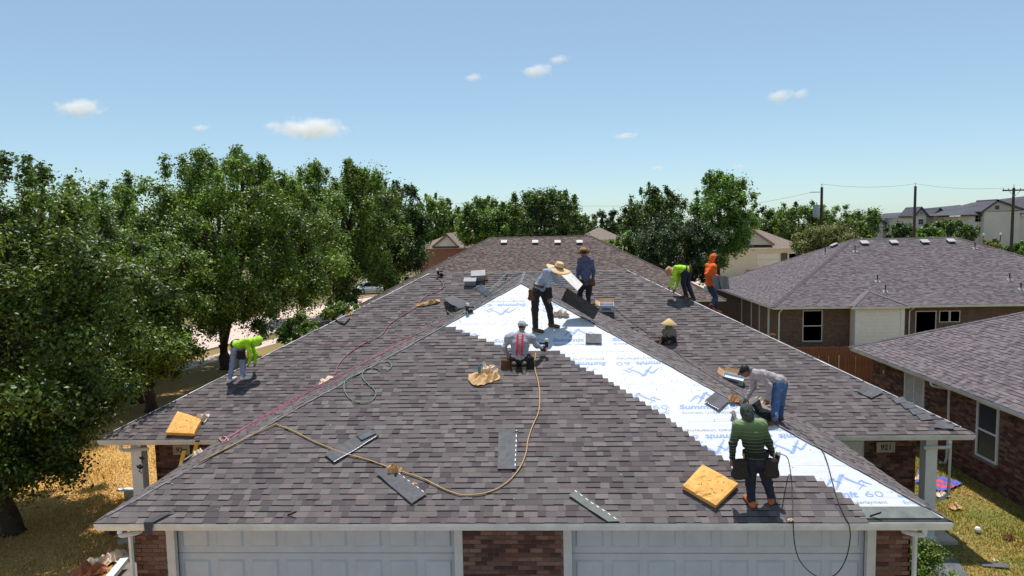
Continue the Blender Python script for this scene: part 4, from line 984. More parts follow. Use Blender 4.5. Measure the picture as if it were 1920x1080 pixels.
def tree(name, label, x, y, height, crown, n, size, pal, seed, clumps=70, cr=.24, elong=1.0, low=None, shoots=0, trunk_r=.22, group='trees around the houses', zg=0.0, fill=.55, limbs=12, skirt=0):
    """crown: (rx, ry, rz, zc) half extents and centre height"""
    g = np.random.default_rng(seed); rx, ry, rz, zc = crown
    clumps = int(clumps * 2.6); cr = cr * .66
    d = g.normal(size=(clumps, 3)); d /= np.linalg.norm(d, axis=1)[:, None]
    rr = g.uniform(fill ** 2, 1.0, clumps) ** .5 * g.uniform(.84, 1.1, clumps)
    bulge = 1 + .22 * (1 - np.abs(d[:, 2])) * (np.abs(d[:, 2]) > .3)          # fuller shoulders than an ellipsoid
    lobes = 1 + .13 * np.sin(3 * np.arctan2(d[:, 1], d[:, 0]) + seed) * np.sin(4 * d[:, 2] + seed * 2)
    cent = np.stack([x + d[:, 0] * rr * rx * bulge * lobes, y + d[:, 1] * rr * ry * bulge * lobes, zc + d[:, 2] * rr * rz * .97], 1)
    rad = g.uniform(.45, 1.5, clumps) * cr * (rx + rz) / 2
    if shoots:                      # upright leafy leaders along the top
        th = g.uniform(0, 2 * math.pi, shoots); q = np.sqrt(g.uniform(0, 1, shoots)) * .85
        sx, sy = q * np.cos(th), q * np.sin(th); top = zc + rz * np.sqrt(np.maximum(.05, 1 - q * q))
        for k in range(3):
            cent = np.concatenate([cent, np.stack([x + sx * rx, y + sy * ry, top + (k - 1.0) * .05 * rz + g.uniform(-.02, .08, shoots) * rz], 1)]); rad = np.concatenate([rad, np.full(shoots, (.085 - .018 * k) * rx)])
    if skirt:                       # low branches hanging almost to the ground
        th = g.uniform(0, 2 * math.pi, skirt); q = np.sqrt(g.uniform(.0, .62, skirt)); cent = np.concatenate([cent, np.stack([x - .2 + q * np.cos(th) * rx * .7, y + q * np.sin(th) * ry * .95, g.uniform(1.5, 3.4, skirt)], 1)]); rad = np.concatenate([rad, g.uniform(.35, .75, skirt)])
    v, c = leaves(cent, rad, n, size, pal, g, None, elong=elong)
    # sprays of single leaves that break up the outline
    m2 = n // 14; d2 = g.normal(size=(m2, 3)); d2 /= np.linalg.norm(d2, axis=1)[:, None]; q2 = g.integers(len(cent), size=m2)
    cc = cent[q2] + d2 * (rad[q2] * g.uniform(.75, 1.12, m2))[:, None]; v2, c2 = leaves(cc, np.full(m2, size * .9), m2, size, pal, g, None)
    v = np.concatenate([v, v2]); c = np.concatenate([c, c2]); nn = len(v) // 4
    t = thing(name, label, 'tree', (x, y, zg), group)
    tr = MB(); base = V(x, y, zg); fork = V(x + g.uniform(-.2, .2), y, zg + max(1.2, (zc - rz) * .75 + .4)); mid = (base + fork) / 2 + V(g.uniform(-.1, .1), 0, 0)
    tr.tube([base, base + V(0, 0, .25), mid, fork], [trunk_r * 1.35, trunk_r * 1.05, trunk_r * .95, trunk_r * .85], 10)
    far = np.argsort(-np.linalg.norm(cent - fork, axis=1))
    for k in range(limbs):
        e_ = cent[far[(k * 7) % len(far)]]; mdl = fork + (e_ - fork) * .5 + V(g.uniform(-.3, .3), g.uniform(-.3, .3), g.uniform(.1, .6)); f = g.uniform(.35, .6) * trunk_r
        tr.tube(spline([fork - V(0, 0, g.uniform(0, .3)), mdl, e_], 4), [f * (1 - .09 * i) for i in range(9)], 6)
        for j in range(2):
            e2 = cent[g.integers(len(cent))]
            if np.linalg.norm(e2 - mdl) < rx * 1.1: tr.tube([mdl, (mdl + e2) / 2 + V(0, 0, .15), e2], [f * .6, f * .4, f * .15], 5)
    tr.build('trunk', BARK, t, smooth=True)
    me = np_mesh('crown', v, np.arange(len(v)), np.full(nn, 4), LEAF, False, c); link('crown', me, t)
    return t
G_OAK = [lin(108, 132, 48), lin(92, 116, 42), lin(126, 150, 62), lin(76, 98, 38), lin(118, 134, 48)]
G_DARK = [lin(66, 86, 46), lin(56, 76, 40), lin(78, 96, 52), lin(50, 68, 36)]
G_LITE = [lin(116, 144, 58), lin(102, 130, 52), lin(130, 156, 70), lin(90, 118, 46)]
G_OLIVE = [lin(108, 118, 56), lin(124, 124, 64), lin(92, 104, 48), lin(134, 120, 70)]
G_NEAR = [lin(92, 112, 42), lin(78, 98, 37), lin(108, 128, 54), lin(64, 82, 33), lin(100, 114, 42)]
def ptree(name, label, px, ptop, pbot, halfw, Y, n, size, pal, seed, deep=1.0, **kw):
    """place a tree by its crown in the picture at distance Y and give it its true size there"""
    top, bot = at_y(px, ptop, Y)[2], at_y(px, pbot, Y)[2]; bot = max(bot, .7 if kw.get('trunk_r', .22) == .24 else 1.3); rx = halfw / F_PX * Y; rz = (top - bot) / 2
    return tree(name, label, at_y(px, 430, Y)[0], Y, top, (rx, rx * deep, rz, (top + bot) / 2), n, size, pal, seed, **kw)
ptree('oak_tree', 'big dark oak filling the left edge, its branches hanging low over the dry lawn', -25, 312, 890, 285, 16.6, 240000, .1, G_NEAR, 101, clumps=150, cr=.19, skirt=120, trunk_r=.24, shoots=16, fill=.5)
ptree('oak_tree', 'broad oak behind the low-hanging left tree, lower on the skyline', 150, 352, 660, 165, 31, 90000, .13, G_OAK, 102, clumps=90, cr=.22, shoots=10)
ptree('oak_tree', 'tall rounded oak with a thick dark trunk left of the lime-shirted roofer', 410, 298, 690, 200, 37.5, 180000, .14, G_OAK, 103, clumps=140, cr=.2, shoots=46, trunk_r=.32, fill=.5)
ptree('oak_tree', 'tall upright oak whose single trunk stands against the pale street', 632, 312, 590, 132, 58, 110000, .19, G_OAK, 104, clumps=110, cr=.2, shoots=40, trunk_r=.42, fill=.5, elong=1.25)
ptree('oak_tree', 'slimmer dark tree just right of the tall upright oak', 742, 345, 530, 66, 66, 50000, .19, G_DARK + G_OAK[:2], 105, clumps=60, cr=.24, shoots=10, elong=1.3)
ptree('oak_tree', 'shaded oak filling the gap between the low-hanging tree and the tall rounded oak', 262, 425, 745, 120, 28.5, 80000, .13, G_OAK, 126, clumps=60, cr=.24)
ptree('oak_tree', 'low leafy oak in deep shade just left of the porch roof corner', 236, 510, 790, 84, 30.0, 50000, .12, G_OAK, 127, clumps=70, cr=.26, trunk_r=.24)
ptree('oak_tree', 'dense oak behind the low-hanging left tree, shading the back of the dry lawn', 140, 430, 800, 150, 27.0, 80000, .12, G_OAK, 128, clumps=110, cr=.22, trunk_r=.24)
ptree('shade_tree', 'small round-headed tree behind the tan-roofed house at the left', 818, 368, 470, 46, 105, 22000, .34, G_OAK, 106, clumps=50, shoots=8)
ptree('shade_tree', 'bright green tree overlapping the tan house and the brown roof', 912, 372, 470, 60, 74, 34000, .25, G_LITE[:2] + G_OAK, 107, clumps=60, shoots=8, elong=1.2)
ptree('shade_tree', 'largest dark tree on the skyline behind the brown roof ridge', 1016, 358, 470, 84, 84, 48000, .27, G_OAK + G_DARK, 108, clumps=80, shoots=16)
ptree('shade_tree', 'low far-off tree row just right of the second tan roof', 1142, 394, 450, 36, 160, 9000, .5, G_DARK, 109, clumps=30)
ptree('shade_tree', 'low far-off tree beside the largest dark tree', 1086, 402, 450, 24, 150, 7000, .5, G_DARK, 119, clumps=24)
ptree('shade_tree', 'dark pointed tree behind the round grey-green tree', 1222, 352, 500, 56, 82, 36000, .26, G_OAK + G_DARK, 110, clumps=60, shoots=12, elong=1.2)
ptree('live_oak', 'round dense grey-green tree behind the right hip of the roof', 1262, 402, 545, 76, 66, 60000, .17, G_DARK, 111, clumps=90, cr=.26, fill=.7)
ptree('shade_tree', 'airy light green tree above the man in the orange hoodie', 1350, 326, 505, 60, 74, 42000, .24, G_LITE, 112, clumps=70, cr=.22, shoots=12, elong=1.15)
ptree('shade_tree', 'low light green tree left of the round grey-green tree, behind the brown roof', 1166, 435, 510, 34, 70, 12000, .24, G_LITE, 113, clumps=30)
ptree('shade_tree', 'dark tree left of the transformer pole behind the cream house', 1432, 390, 470, 50, 125, 16000, .38, G_DARK + G_OAK[:2], 114, clumps=40)
ptree('shade_tree', 'bushy tree directly behind the transformer pole', 1502, 380, 470, 56, 120, 20000, .36, G_OAK, 115, clumps=50, shoots=6)
ptree('shade_tree', 'wide tree sloping down to the right of the transformer pole', 1582, 388, 470, 62, 115, 22000, .36, G_OAK + G_OLIVE[:1], 116, clumps=55)
ptree('crape_myrtle', 'low olive rounded tree at the foot of the transformer pole', 1550, 424, 492, 58, 64, 34000, .15, G_OLIVE, 117, clumps=60, cr=.27, fill=.7)
ptree('shade_tree', 'small grey-green tree before the apartments, left of the middle pole', 1702, 418, 462, 38, 110, 12000, .34, G_DARK + G_OAK[:1], 118, clumps=36)
ptree('shade_tree', 'small bright tree before the apartments at the middle pole', 1744, 424, 462, 26, 106, 8000, .34, G_LITE, 120, clumps=26)
ptree('shade_tree', 'broad tree before the three-storey block, right of the middle pole', 1780, 412, 470, 42, 108, 15000, .34, G_OAK + G_DARK, 121, clumps=40)
ptree('shade_tree', 'pale wispy shrub-like tree against the pale apartment wall', 1862, 446, 480, 24, 112, 5000, .3, G_OLIVE, 122, clumps=22)
ptree('shade_tree', 'green tree cut by the right edge behind the grey roof', 1912, 452, 500, 26, 80, 9000, .25, G_LITE, 123, clumps=26)
ptree('sapling', 'leafy sapling just past the left eave below the tall upright oak', 640, 568, 640, 40, 46, 12000, .15, G_OAK + G_LITE, 124, clumps=26, trunk_r=.06)
ptree('sapling', 'second leafy sapling nearer the lime-shirted roofer by the left eave', 560, 590, 690, 48, 34, 14000, .14, G_OAK, 125, clumps=30, trunk_r=.06)
# far wood on the horizon
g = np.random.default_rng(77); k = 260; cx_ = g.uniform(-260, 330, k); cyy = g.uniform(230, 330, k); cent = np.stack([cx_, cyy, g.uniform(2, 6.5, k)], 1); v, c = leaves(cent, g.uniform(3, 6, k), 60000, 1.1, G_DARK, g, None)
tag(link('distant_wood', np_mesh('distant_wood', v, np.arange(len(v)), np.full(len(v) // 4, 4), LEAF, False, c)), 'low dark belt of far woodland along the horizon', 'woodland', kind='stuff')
# clipped bush at the right corner of the garage
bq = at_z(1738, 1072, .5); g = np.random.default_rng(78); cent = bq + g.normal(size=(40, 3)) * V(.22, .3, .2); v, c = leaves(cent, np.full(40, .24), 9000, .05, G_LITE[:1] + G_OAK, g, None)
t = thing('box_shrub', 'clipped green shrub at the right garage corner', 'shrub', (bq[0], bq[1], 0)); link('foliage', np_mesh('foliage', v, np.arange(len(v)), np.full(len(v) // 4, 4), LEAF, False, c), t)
m = MB(); m.tube([(bq[0], bq[1], 0), tuple(bq)], .04, 6); m.build('stem', BARK, t)
# grass blades on the visible lawns
def grass(name, label, boxes, n, pal, seed):
    g = np.random.default_rng(seed); P = []
    for (x0, x1, y0, y1, f) in boxes:
        k = int(n * f); P.append(np.stack([g.uniform(x0, x1, k), g.uniform(y0, y1, k), np.zeros(k)], 1))
    P = np.concatenate(P); n = len(P); h = g.uniform(.03, .085, n) * (1 + .5 * np.sin(P[:, 0] * 1.7) * np.sin(P[:, 1] * 1.3)); a = g.uniform(0, 2 * math.pi, n); w_ = g.uniform(.008, .016, n)
    s_ = np.stack([np.cos(a) * w_, np.sin(a) * w_, np.zeros(n)], 1); tip = P + np.stack([g.normal(0, .03, n), g.normal(0, .03, n), h], 1)
    v = np.stack([P - s_, P + s_, tip], 1).reshape(-1, 3); pal = np.array(pal); c = pal[g.integers(len(pal), size=n)] * g.uniform(.7, 1.25, n)[:, None]
    tag(link(name, np_mesh(name, v, np.arange(3 * n), np.full(n, 3), LEAF, False, c)), label, 'grass', kind='stuff')
DRY = [lin(226, 184, 118), lin(208, 166, 104), lin(188, 150, 94), lin(236, 202, 142)]
grass('dry_grass', 'parched tan grass covering the left yard', [(-16, -7.2, 9.5, 30, 1)], 90000, DRY + [lin(150, 136, 74)], 81)
grass('lawn_grass', 'yellowing green grass in the strip between the houses', [(7.0, 13.0, 10, 27, 1)], 70000, [lin(142, 142, 72), lin(168, 154, 86), lin(124, 130, 62), lin(206, 174, 110)], 82)

# ------------------------------------------------------------------ clouds
def cloud_mat():
    m = bpy.data.materials.new('cloud_vapour'); m.use_nodes = True; N, L = m.node_tree.nodes, m.node_tree.links
    N.remove(N['Principled BSDF']); pv = N.new('ShaderNodeVolumePrincipled'); pv.inputs['Color'].default_value = (1, 1, 1, 1); pv.inputs['Anisotropy'].default_value = .0
    tc = N.new('ShaderNodeTexCoord'); nz = N.new('ShaderNodeTexNoise'); nz.inputs['Scale'].default_value = .05; nz.inputs['Detail'].default_value = 6; nz.inputs['Roughness'].default_value = .62
    L.new(tc.outputs['Object'], nz.inputs['Vector'])
    ln = N.new('ShaderNodeVectorMath'); ln.operation = 'LENGTH'; L.new(tc.outputs['Generated'], ln.inputs[0])
    sb = N.new('ShaderNodeVectorMath'); sb.operation = 'SUBTRACT'; sb.inputs[1].default_value = (.5, .5, .42); L.new(tc.outputs['Generated'], sb.inputs[0]); L.new(sb.outputs[0], ln.inputs[0])
    m1 = N.new('ShaderNodeMapRange'); m1.inputs['From Min'].default_value = .5; m1.inputs['From Max'].default_value = .1; m1.inputs['To Min'].default_value = -.42; m1.inputs['To Max'].default_value = .16; L.new(ln.outputs['Value'], m1.inputs['Value'])
    ad = N.new('ShaderNodeMath'); ad.operation = 'ADD'; L.new(nz.outputs['Fac'], ad.inputs[0]); L.new(m1.outputs[0], ad.inputs[1])
    m2 = N.new('ShaderNodeMapRange'); m2.inputs['From Min'].default_value = .44; m2.inputs['From Max'].default_value = .74; m2.inputs['To Max'].default_value = .06; L.new(ad.outputs[0], m2.inputs['Value'])
    L.new(m2.outputs[0], pv.inputs['Density']); L.new(pv.outputs[0], N['Material Output'].inputs['Volume']); return m
M_CLOUD = cloud_mat()
CLOUDS = [(148, 198, 88, 28, 'flat-topped white cloud alone in the upper left of the sky'), (582, 236, 130, 32, 'longest white puffy cloud above the tall oaks'), (512, 233, 36, 14, 'small puff joined to the left of the longest cloud'), (378, 238, 36, 10, 'thin small cloud between the two left clouds'),
          (1006, 129, 56, 20, 'ragged white cloud high in the middle of the sky'), (1048, 109, 36, 13, 'tiny cloud just above right of the high middle cloud'), (888, 143, 34, 12, 'faint wisp left of the high middle cloud'), (1462, 176, 42, 22, 'left one of the pair of small clouds upper right'), (1501, 173, 28, 16, 'right one of the pair of small clouds upper right'),
          (1172, 253, 44, 10, 'flat little cloud low right of centre'), (1234, 313, 24, 9, 'faint speck of cloud above the dark pointed tree'), (1386, 311, 22, 9, 'faint speck of cloud right of the airy tree top')]
for i, (px, py, w_, h_, lb) in enumerate(CLOUDS):
    YC = 1500 + 40 * i; c = at_y(px, py, YC); sx, sz = w_ / F_PX * YC * 1.0, h_ / F_PX * YC * 1.1
    m = MB(); prof = [(math.sin(math.pi * k / 8), -math.cos(math.pi * k / 8)) for k in range(9)]; prof[0] = (.001, -1); prof[-1] = (.001, 1); m.lathe(prof, (0, 0, 0), n=16)
    m.v = [(x * sx, y * sx * .7, z * sz) for (x, y, z) in m.v]
    o = m.build('cloud', M_CLOUD); o.location = [float(q) for q in c]; tag(o, lb, 'cloud', 'small fair-weather clouds')
# ------------------------------------------------------------------ smooth bodies from rounded cones
def surface_nets(F, org, h):
    nx, ny, nz = F.shape; neg = F < 0
    C = (nx - 1, ny - 1, nz - 1); cnt = np.zeros(C, np.float32); acc = np.zeros(C + (3,), np.float32)
    cor = [(i, j, k) for i in (0, 1) for j in (0, 1) for k in (0, 1)]
    sl = lambda c: (slice(c[0], c[0] + C[0]), slice(c[1], c[1] + C[1]), slice(c[2], c[2] + C[2]))
    for a in cor:
        for ax in range(3):
            if a[ax]: continue
            b = list(a); b[ax] = 1; b = tuple(b); fa, fb = F[sl(a)], F[sl(b)]; m = neg[sl(a)] != neg[sl(b)]
            t = np.where(m, fa / np.where(m, fa - fb, 1), 0); cnt += m
            for q in range(3): acc[..., q] += np.where(m, a[q] + (t if q == ax else 0), 0)
    act = cnt > 0; idx = np.full(C, -1, np.int64); idx[act] = np.arange(act.sum())
    ii = np.argwhere(act); P = (ii + acc[act] / cnt[act][:, None]) * h + org
    quads = []
    for ax in range(3):
        u, w_ = (ax + 1) % 3, (ax + 2) % 3
        s0 = [slice(1, -1)] * 3; s1 = [slice(1, -1)] * 3; s0[ax] = slice(0, -1); s1[ax] = slice(1, None)
        a, b = neg[tuple(s0)], neg[tuple(s1)]; e = np.argwhere(a != b); sg = a[tuple(e.T)]
        e = e + np.array([0 if q == ax else 1 for q in range(3)])
        du = np.zeros(3, int); du[u] = 1; dw = np.zeros(3, int); dw[w_] = 1
        q = np.stack([idx[tuple((e - du - dw).T)], idx[tuple((e - dw).T)], idx[tuple(e.T)], idx[tuple((e - du).T)]], 1)
        q[~sg] = q[~sg][:, ::-1]; quads.append(q)
    return P, np.concatenate(quads)
def cone_d(X, a, ra, b, rb):
    a, b = np.asarray(a, np.float32), np.asarray(b, np.float32); ba = b - a; L2 = max(1e-9, float(ba @ ba)); d = X - a
    t = np.clip((d[..., 0] * ba[0] + d[..., 1] * ba[1] + d[..., 2] * ba[2]) / L2, 0, 1); e = d - t[..., None] * ba
    return np.sqrt((e * e).sum(-1)) - (ra + (rb - ra) * t)
def ell_d(X, c, r, M=None):
    d = X - np.asarray(c, float)
    if M is not None: d = d @ np.asarray(M, float).T
    r = np.asarray(r, float); q = np.linalg.norm(d / r, axis=-1); return (q - 1) * r.min() * np.where(q > 1, 1.0, 1.0)
def sdf_mesh(prims, h=.014, k=.035, wr=0.0, cut=None, seed=0):
    """prims: ('c', a, ra, b, rb) rounded cone, ('e', c, radii, rows) ellipsoid; smooth union"""
    lo = np.full(3, 1e9); hi = -lo
    for p in prims:
        if p[0] == 'c':
            for q, r in ((p[1], p[2]), (p[3], p[4])): lo = np.minimum(lo, np.asarray(q) - r); hi = np.maximum(hi, np.asarray(q) + r)
        else: r = max(p[2]); lo = np.minimum(lo, np.asarray(p[1]) - r); hi = np.maximum(hi, np.asarray(p[1]) + r)
    lo = lo - 3 * h - wr; hi = hi + 3 * h + wr; n = np.ceil((hi - lo) / h).astype(int) + 1
    X = np.stack(np.meshgrid(*[(lo[i] + h * np.arange(n[i])).astype(np.float32) for i in range(3)], indexing='ij'), -1)
    F = np.full(tuple(n), .2, np.float32); mg = k + 3 * h + wr
    for p in prims:                     # each piece only touches the cells around it
        if p[0] == 'c': a, b = np.minimum(np.asarray(p[1]) - p[2], np.asarray(p[3]) - p[4]), np.maximum(np.asarray(p[1]) + p[2], np.asarray(p[3]) + p[4])
        else: a, b = np.asarray(p[1]) - max(p[2]), np.asarray(p[1]) + max(p[2])
        i0 = np.clip(np.floor((a - mg - lo) / h).astype(int), 0, n); i1 = np.clip(np.ceil((b + mg - lo) / h).astype(int) + 1, 0, n); s_ = tuple(slice(u, w_) for u, w_ in zip(i0, i1))
        x = X[s_]; d = cone_d(x, *p[1:]) if p[0] == 'c' else ell_d(x, *p[1:]); f = F[s_]
        q = np.clip(.5 + .5 * (f - d) / k, 0, 1); F[s_] = f * (1 - q) + d * q - k * q * (1 - q)
    if wr:
        s_ = seed * 1.7; near = np.abs(F) < .1; X_ = X; X = X[near]
        F[near] += wr * (np.sin(X[..., 0] * 31 + 9 * np.sin(X[..., 2] * 11 + s_)) * np.sin(X[..., 2] * 37 + 7 * X[..., 1] + 4 * np.sin(X[..., 0] * 13 + s_)) + .6 * np.sin(X[..., 2] * 71 + X[..., 0] * 40 + s_) * np.sin(X[..., 1] * 60)); X = X_
    if cut is not None: F = np.maximum(F, cut(X))
    return surface_nets(F.astype(np.float32), lo, h)
def sdf_obj(name, prims, mt, parent, **kw):
    v, q = sdf_mesh(prims, **kw); return link(name, np_mesh(name, v, q.ravel(), np.full(len(q), 4), mt, True), parent)
def basis(f, up): f = unit(f); r = unit(np.cross(f, up)); u = np.cross(r, f); return r, f, u
def hand_prims(wr, d, palm, s=1.0, curl=.5, thumb=1):
    """d: direction of the hand, palm: palm normal, thumb: side sign"""
    d = unit(d); palm = unit(palm - d * np.dot(palm, d)); side = np.cross(d, palm) * thumb; P = [('c', wr, .026 * s, wr + d * .035, .03 * s)]
    for i, (o, L) in enumerate(((.030, .072), (.010, .080), (-.010, .074), (-.029, .058))):
        b = wr + d * .085 * s + side * o * s; P.append(('c', wr + d * .03 + side * o * .7 * s, .016 * s, b, .0115 * s))
        d1 = unit(d + palm * curl * .6); d2 = unit(d + palm * curl * 2.0); m1 = b + d1 * L * .5 * s; P.append(('c', b, .0105 * s, m1, .0095 * s)); P.append(('c', m1, .0095 * s, m1 + d2 * L * .55 * s, .008 * s))
    tb = wr + d * .03 + side * .03 * s; tm = tb + unit(d * .6 + side * .8 + palm * .2) * .045 * s; P.append(('c', tb, .0135 * s, tm, .012 * s)); P.append(('c', tm, .0115 * s, tm + unit(d * .9 + palm * .5 * curl + side * .1) * .036 * s, .0095 * s))
    return P
SKIN = mat('skin', lin(142, 98, 74), rough=.55, var=.08, scale=20); M_HAIR = mat('dark_hair', (.012, .01, .009), rough=.6)
def cloth(name, col, **kw): return mat(name, col, rough=kw.pop('rough', .85), var=kw.pop('var', .2), scale=kw.pop('scale', 11), bump=.25, bscale=60, **kw)
def person(label, J, shirt, trousers, boot, head_f, head_u, toe, gloves=None, sleeve=1.0, name='person', girth=1.0, hood=None, hand_palm=(0, 0, -1), curl=(.6, .6), leg_r=1.0, seed=0, skin=SKIN, shirt_extra=(), loc=None):
    t = thing(name, label, 'person', loc if loc is not None else (J['anL'] + J['anR']) / 2 - V(0, 0, .09), 'roofers at work')
    g = girth; shL, shR, pel, nk = J['shL'], J['shR'], J['pel'], J['nk']; mid = (shL + shR) / 2
    wst = mid * .42 + pel * .58; hL, hR = J['hipL'], J['hipR']; lat = unit(hR - hL) if np.linalg.norm(hR - hL) > .01 else V(1, 0, 0); slat = unit(shR - shL)
    up = unit(mid - pel); chest = mid * .72 + pel * .28
    tor = [('c', shL, .082 * g, shR, .082 * g), ('c', chest - slat * .075, .118 * g, chest + slat * .075, .118 * g), ('c', wst - lat * .06, .112 * g, wst + lat * .06, .112 * g), ('c', pel - lat * .065, .118 * g, pel + lat * .065, .118 * g), ('c', mid + up * .02, .07, nk, .056), ('c', chest, .12 * g, pel, .117 * g), ('c', shL * .8 + mid * .2, .07 * g, nk, .062), ('c', shR * .8 + mid * .2, .07 * g, nk, .062)]
    arms = []
    for s_ in 'LR': arms += [('c', J['sh' + s_], .078 * sleeve, J['el' + s_], .057 * sleeve), ('c', J['el' + s_], .057 * sleeve, J['wr' + s_], .043 * sleeve)]
    legs = [('c', hL, .1 * g, hR, .1 * g)]
    for s_ in 'LR': legs += [('c', J['hip' + s_], .1 * g * leg_r, J['kn' + s_], .074 * leg_r), ('c', J['kn' + s_], .074 * leg_r, J['an' + s_] + V(0, 0, .02), .06 * leg_r)]
    sdf_obj('shirt', tor + arms + list(shirt_extra), shirt, t, h=.0145, k=.045, wr=.0055, seed=seed)
    sdf_obj('trousers', legs + [('c', pel - lat * .05, .108 * g, pel + lat * .05, .108 * g)], trousers, t, h=.0145, k=.04, wr=.0055, seed=seed + 3)
    # body: one continuous mesh under the clothes, with head, face and hands
    hc = J['head']; r_, f_, u_ = basis(head_f, head_u); M = np.array([r_, f_, u_])
    bp = [(p[0], p[1], p[2] * .78, p[3], p[4] * .78) for p in tor[:4] + arms + legs] + [('c', mid, .06, nk, .052), ('c', nk, .054, hc - u_ * .03, .056), ('e', hc, (.076, .095, .112), M), ('e', hc - u_ * .06 + f_ * .03, (.056, .062, .055), M), ('c', hc + f_ * .09 + u_ * .01, .011, hc + f_ * .108 - u_ * .022, .017), ('e', hc - r_ * .078 - u_ * .01, (.012, .022, .032), M), ('e', hc + r_ * .078 - u_ * .01, (.012, .022, .032), M)]
    v, q = sdf_mesh(bp, h=.0135, k=.02); vs, qs = [v], [q]; off = len(v); gl = []
    for s_, th in (('L', -1), ('R', 1)):
        d = J.get('hd' + s_); d = unit(J['wr' + s_] - J['el' + s_]) if d is None else unit(d); pr = hand_prims(J['wr' + s_] - d * .01, d, np.asarray(hand_palm, float) + V(.01, .3, .0), 1.02, curl[0 if s_ == 'L' else 1], th); hv, hq = sdf_mesh(pr, h=.0065, k=.009)
        if gloves is None: vs.append(hv); qs.append(hq + off); off += len(hv)
        else: link('glove', np_mesh('glove', hv, hq.ravel(), np.full(len(hq), 4), gloves, True), t)
    v, q = np.concatenate(vs), np.concatenate(qs); bo = link('body', np_mesh('body', v, q.ravel(), np.full(len(q), 4), skin, True), t)
    for sg in (-1, 1):
        m = MB(); m.lathe([(.001, 0), (.012, .004), (.013, .008), (.001, .012)], hc + f_ * .083 + r_ * sg * .032 + u_ * .012, f_, 8); m.build('eye', mat('eye_dark', (.02, .015, .012), rough=.2), bo, True)
    m = MB(); m.obox(hc + f_ * .086 - u_ * .058 - r_ * .022, r_ * .044, f_ * .008, u_ * .009); m.build('mouth', mat('lips', lin(110, 66, 56), rough=.5), bo)
    for s_ in 'LR':
        a = J['an' + s_]; td = unit(J.get('toe' + s_, toe)); tip = a + td * .17 - V(0, 0, .045)
        if J.get('flat', True): tip[2] = roof_z(tip[0], tip[1]) + .045
        sdf_obj('boot', [('c', a + V(0, 0, .045), .056, a - V(0, 0, .035) - td * .03, .05), ('c', a - V(0, 0, .035) - td * .03, .048, tip, .043)], boot, t, h=.012, k=.03)
    if hood is not None:      # hood as its own piece with a face opening
        fc = hc + f_ * .13
        sdf_obj('hood', [('e', hc - f_ * .012 + u_ * .012, (.112, .125, .142), M), ('c', hc - f_ * .05 - u_ * .08, .085, nk - unit(f_) * .01, .09)], hood, t, h=.012, k=.04, wr=.003, cut=lambda X: -(np.linalg.norm((X - fc) * V(1, 1, 1), axis=-1) - .108), seed=seed)
    else:
        sdf_obj('hair', [('e', hc - f_ * .018 + u_ * .022, (.083, .094, .108), M)], M_HAIR, t, h=.012, k=.02, cut=lambda X: -(np.linalg.norm(X - (hc + f_ * .11 - u_ * .03), axis=-1) - .105))
    t['head'] = [float(x) for x in hc]
    return t, (r_, f_, u_)
def foot(px, py): P = roof_at(px, py); return V(P[0], P[1], roof_z(P[0], P[1]) + .10)
def joints(Y, **kw):
    """pixel positions with depth offsets turned into joints"""
    return {k: at_y(p[0], p[1], Y + (p[2] if len(p) > 2 else 0)) for k, p in kw.items()}
def brim_hat(t, c, ax, fwd, mt, brim=.23, crown=.095, ch=.115, droop=.02, band=None, curl=.0, name='straw_hat'):
    m = MB(); wob = (lambda r, th: curl * (r / brim) ** 2 * math.cos(2 * th) * (1 if r > crown * 1.2 else 0))
    m.lathe([(.001, ch * .93), (crown * .55, ch), (crown * .85, ch * .96), (crown, ch * .75), (crown * 1.1, .01), (crown * 1.25, -.004), (brim * .8, -droop * .5), (brim, -droop), (brim, -droop - .006), (brim * .8, -droop * .5 - .008), (crown * 1.1, -.012)], c, ax, 28, wob, fwd)
    o = m.build(name, mt, t, True)
    if band is not None: m = MB(); m.lathe([(crown * 1.11, .008), (crown * 1.115, .03), (crown * 1.09, .045)], c, ax, 28, None, fwd); m.build('hat_band', band, o, True)
    return o
def cap(t, c, r_, f_, u_, mt):
    o = sdf_obj('cap', [('e', c + u_ * .03 - f_ * .005, (.09, .108, .09), np.array([r_, f_, u_]))], mt, t, h=.01, k=.01, cut=lambda X: -((X - (c + u_ * .035)) @ u_))
    m = MB(); n = 9; a = [c + u_ * .042 + f_ * (.085 + .085 * math.sin(math.pi * i / (n - 1))) + r_ * (-.08 + .16 * i / (n - 1)) for i in range(n)]; b = [c + u_ * .045 + f_ * .07 + r_ * (-.085 + .17 * i / (n - 1)) for i in range(n)]
    for i in range(n - 1): m.hexa([a[i] - u_ * .012, a[i + 1] - u_ * .012, b[i + 1], b[i]], [p + u_ * .008 for p in (a[i] - u_ * .012, a[i + 1] - u_ * .012, b[i + 1], b[i])])
    m.build('cap_bill', mt, o)
M_LEATHER = mat('tool_leather', lin(92, 58, 36), rough=.7, var=.25, scale=15); M_DLEATHER = mat('dark_tool_leather', lin(40, 32, 28), rough=.7, var=.25, scale=15)
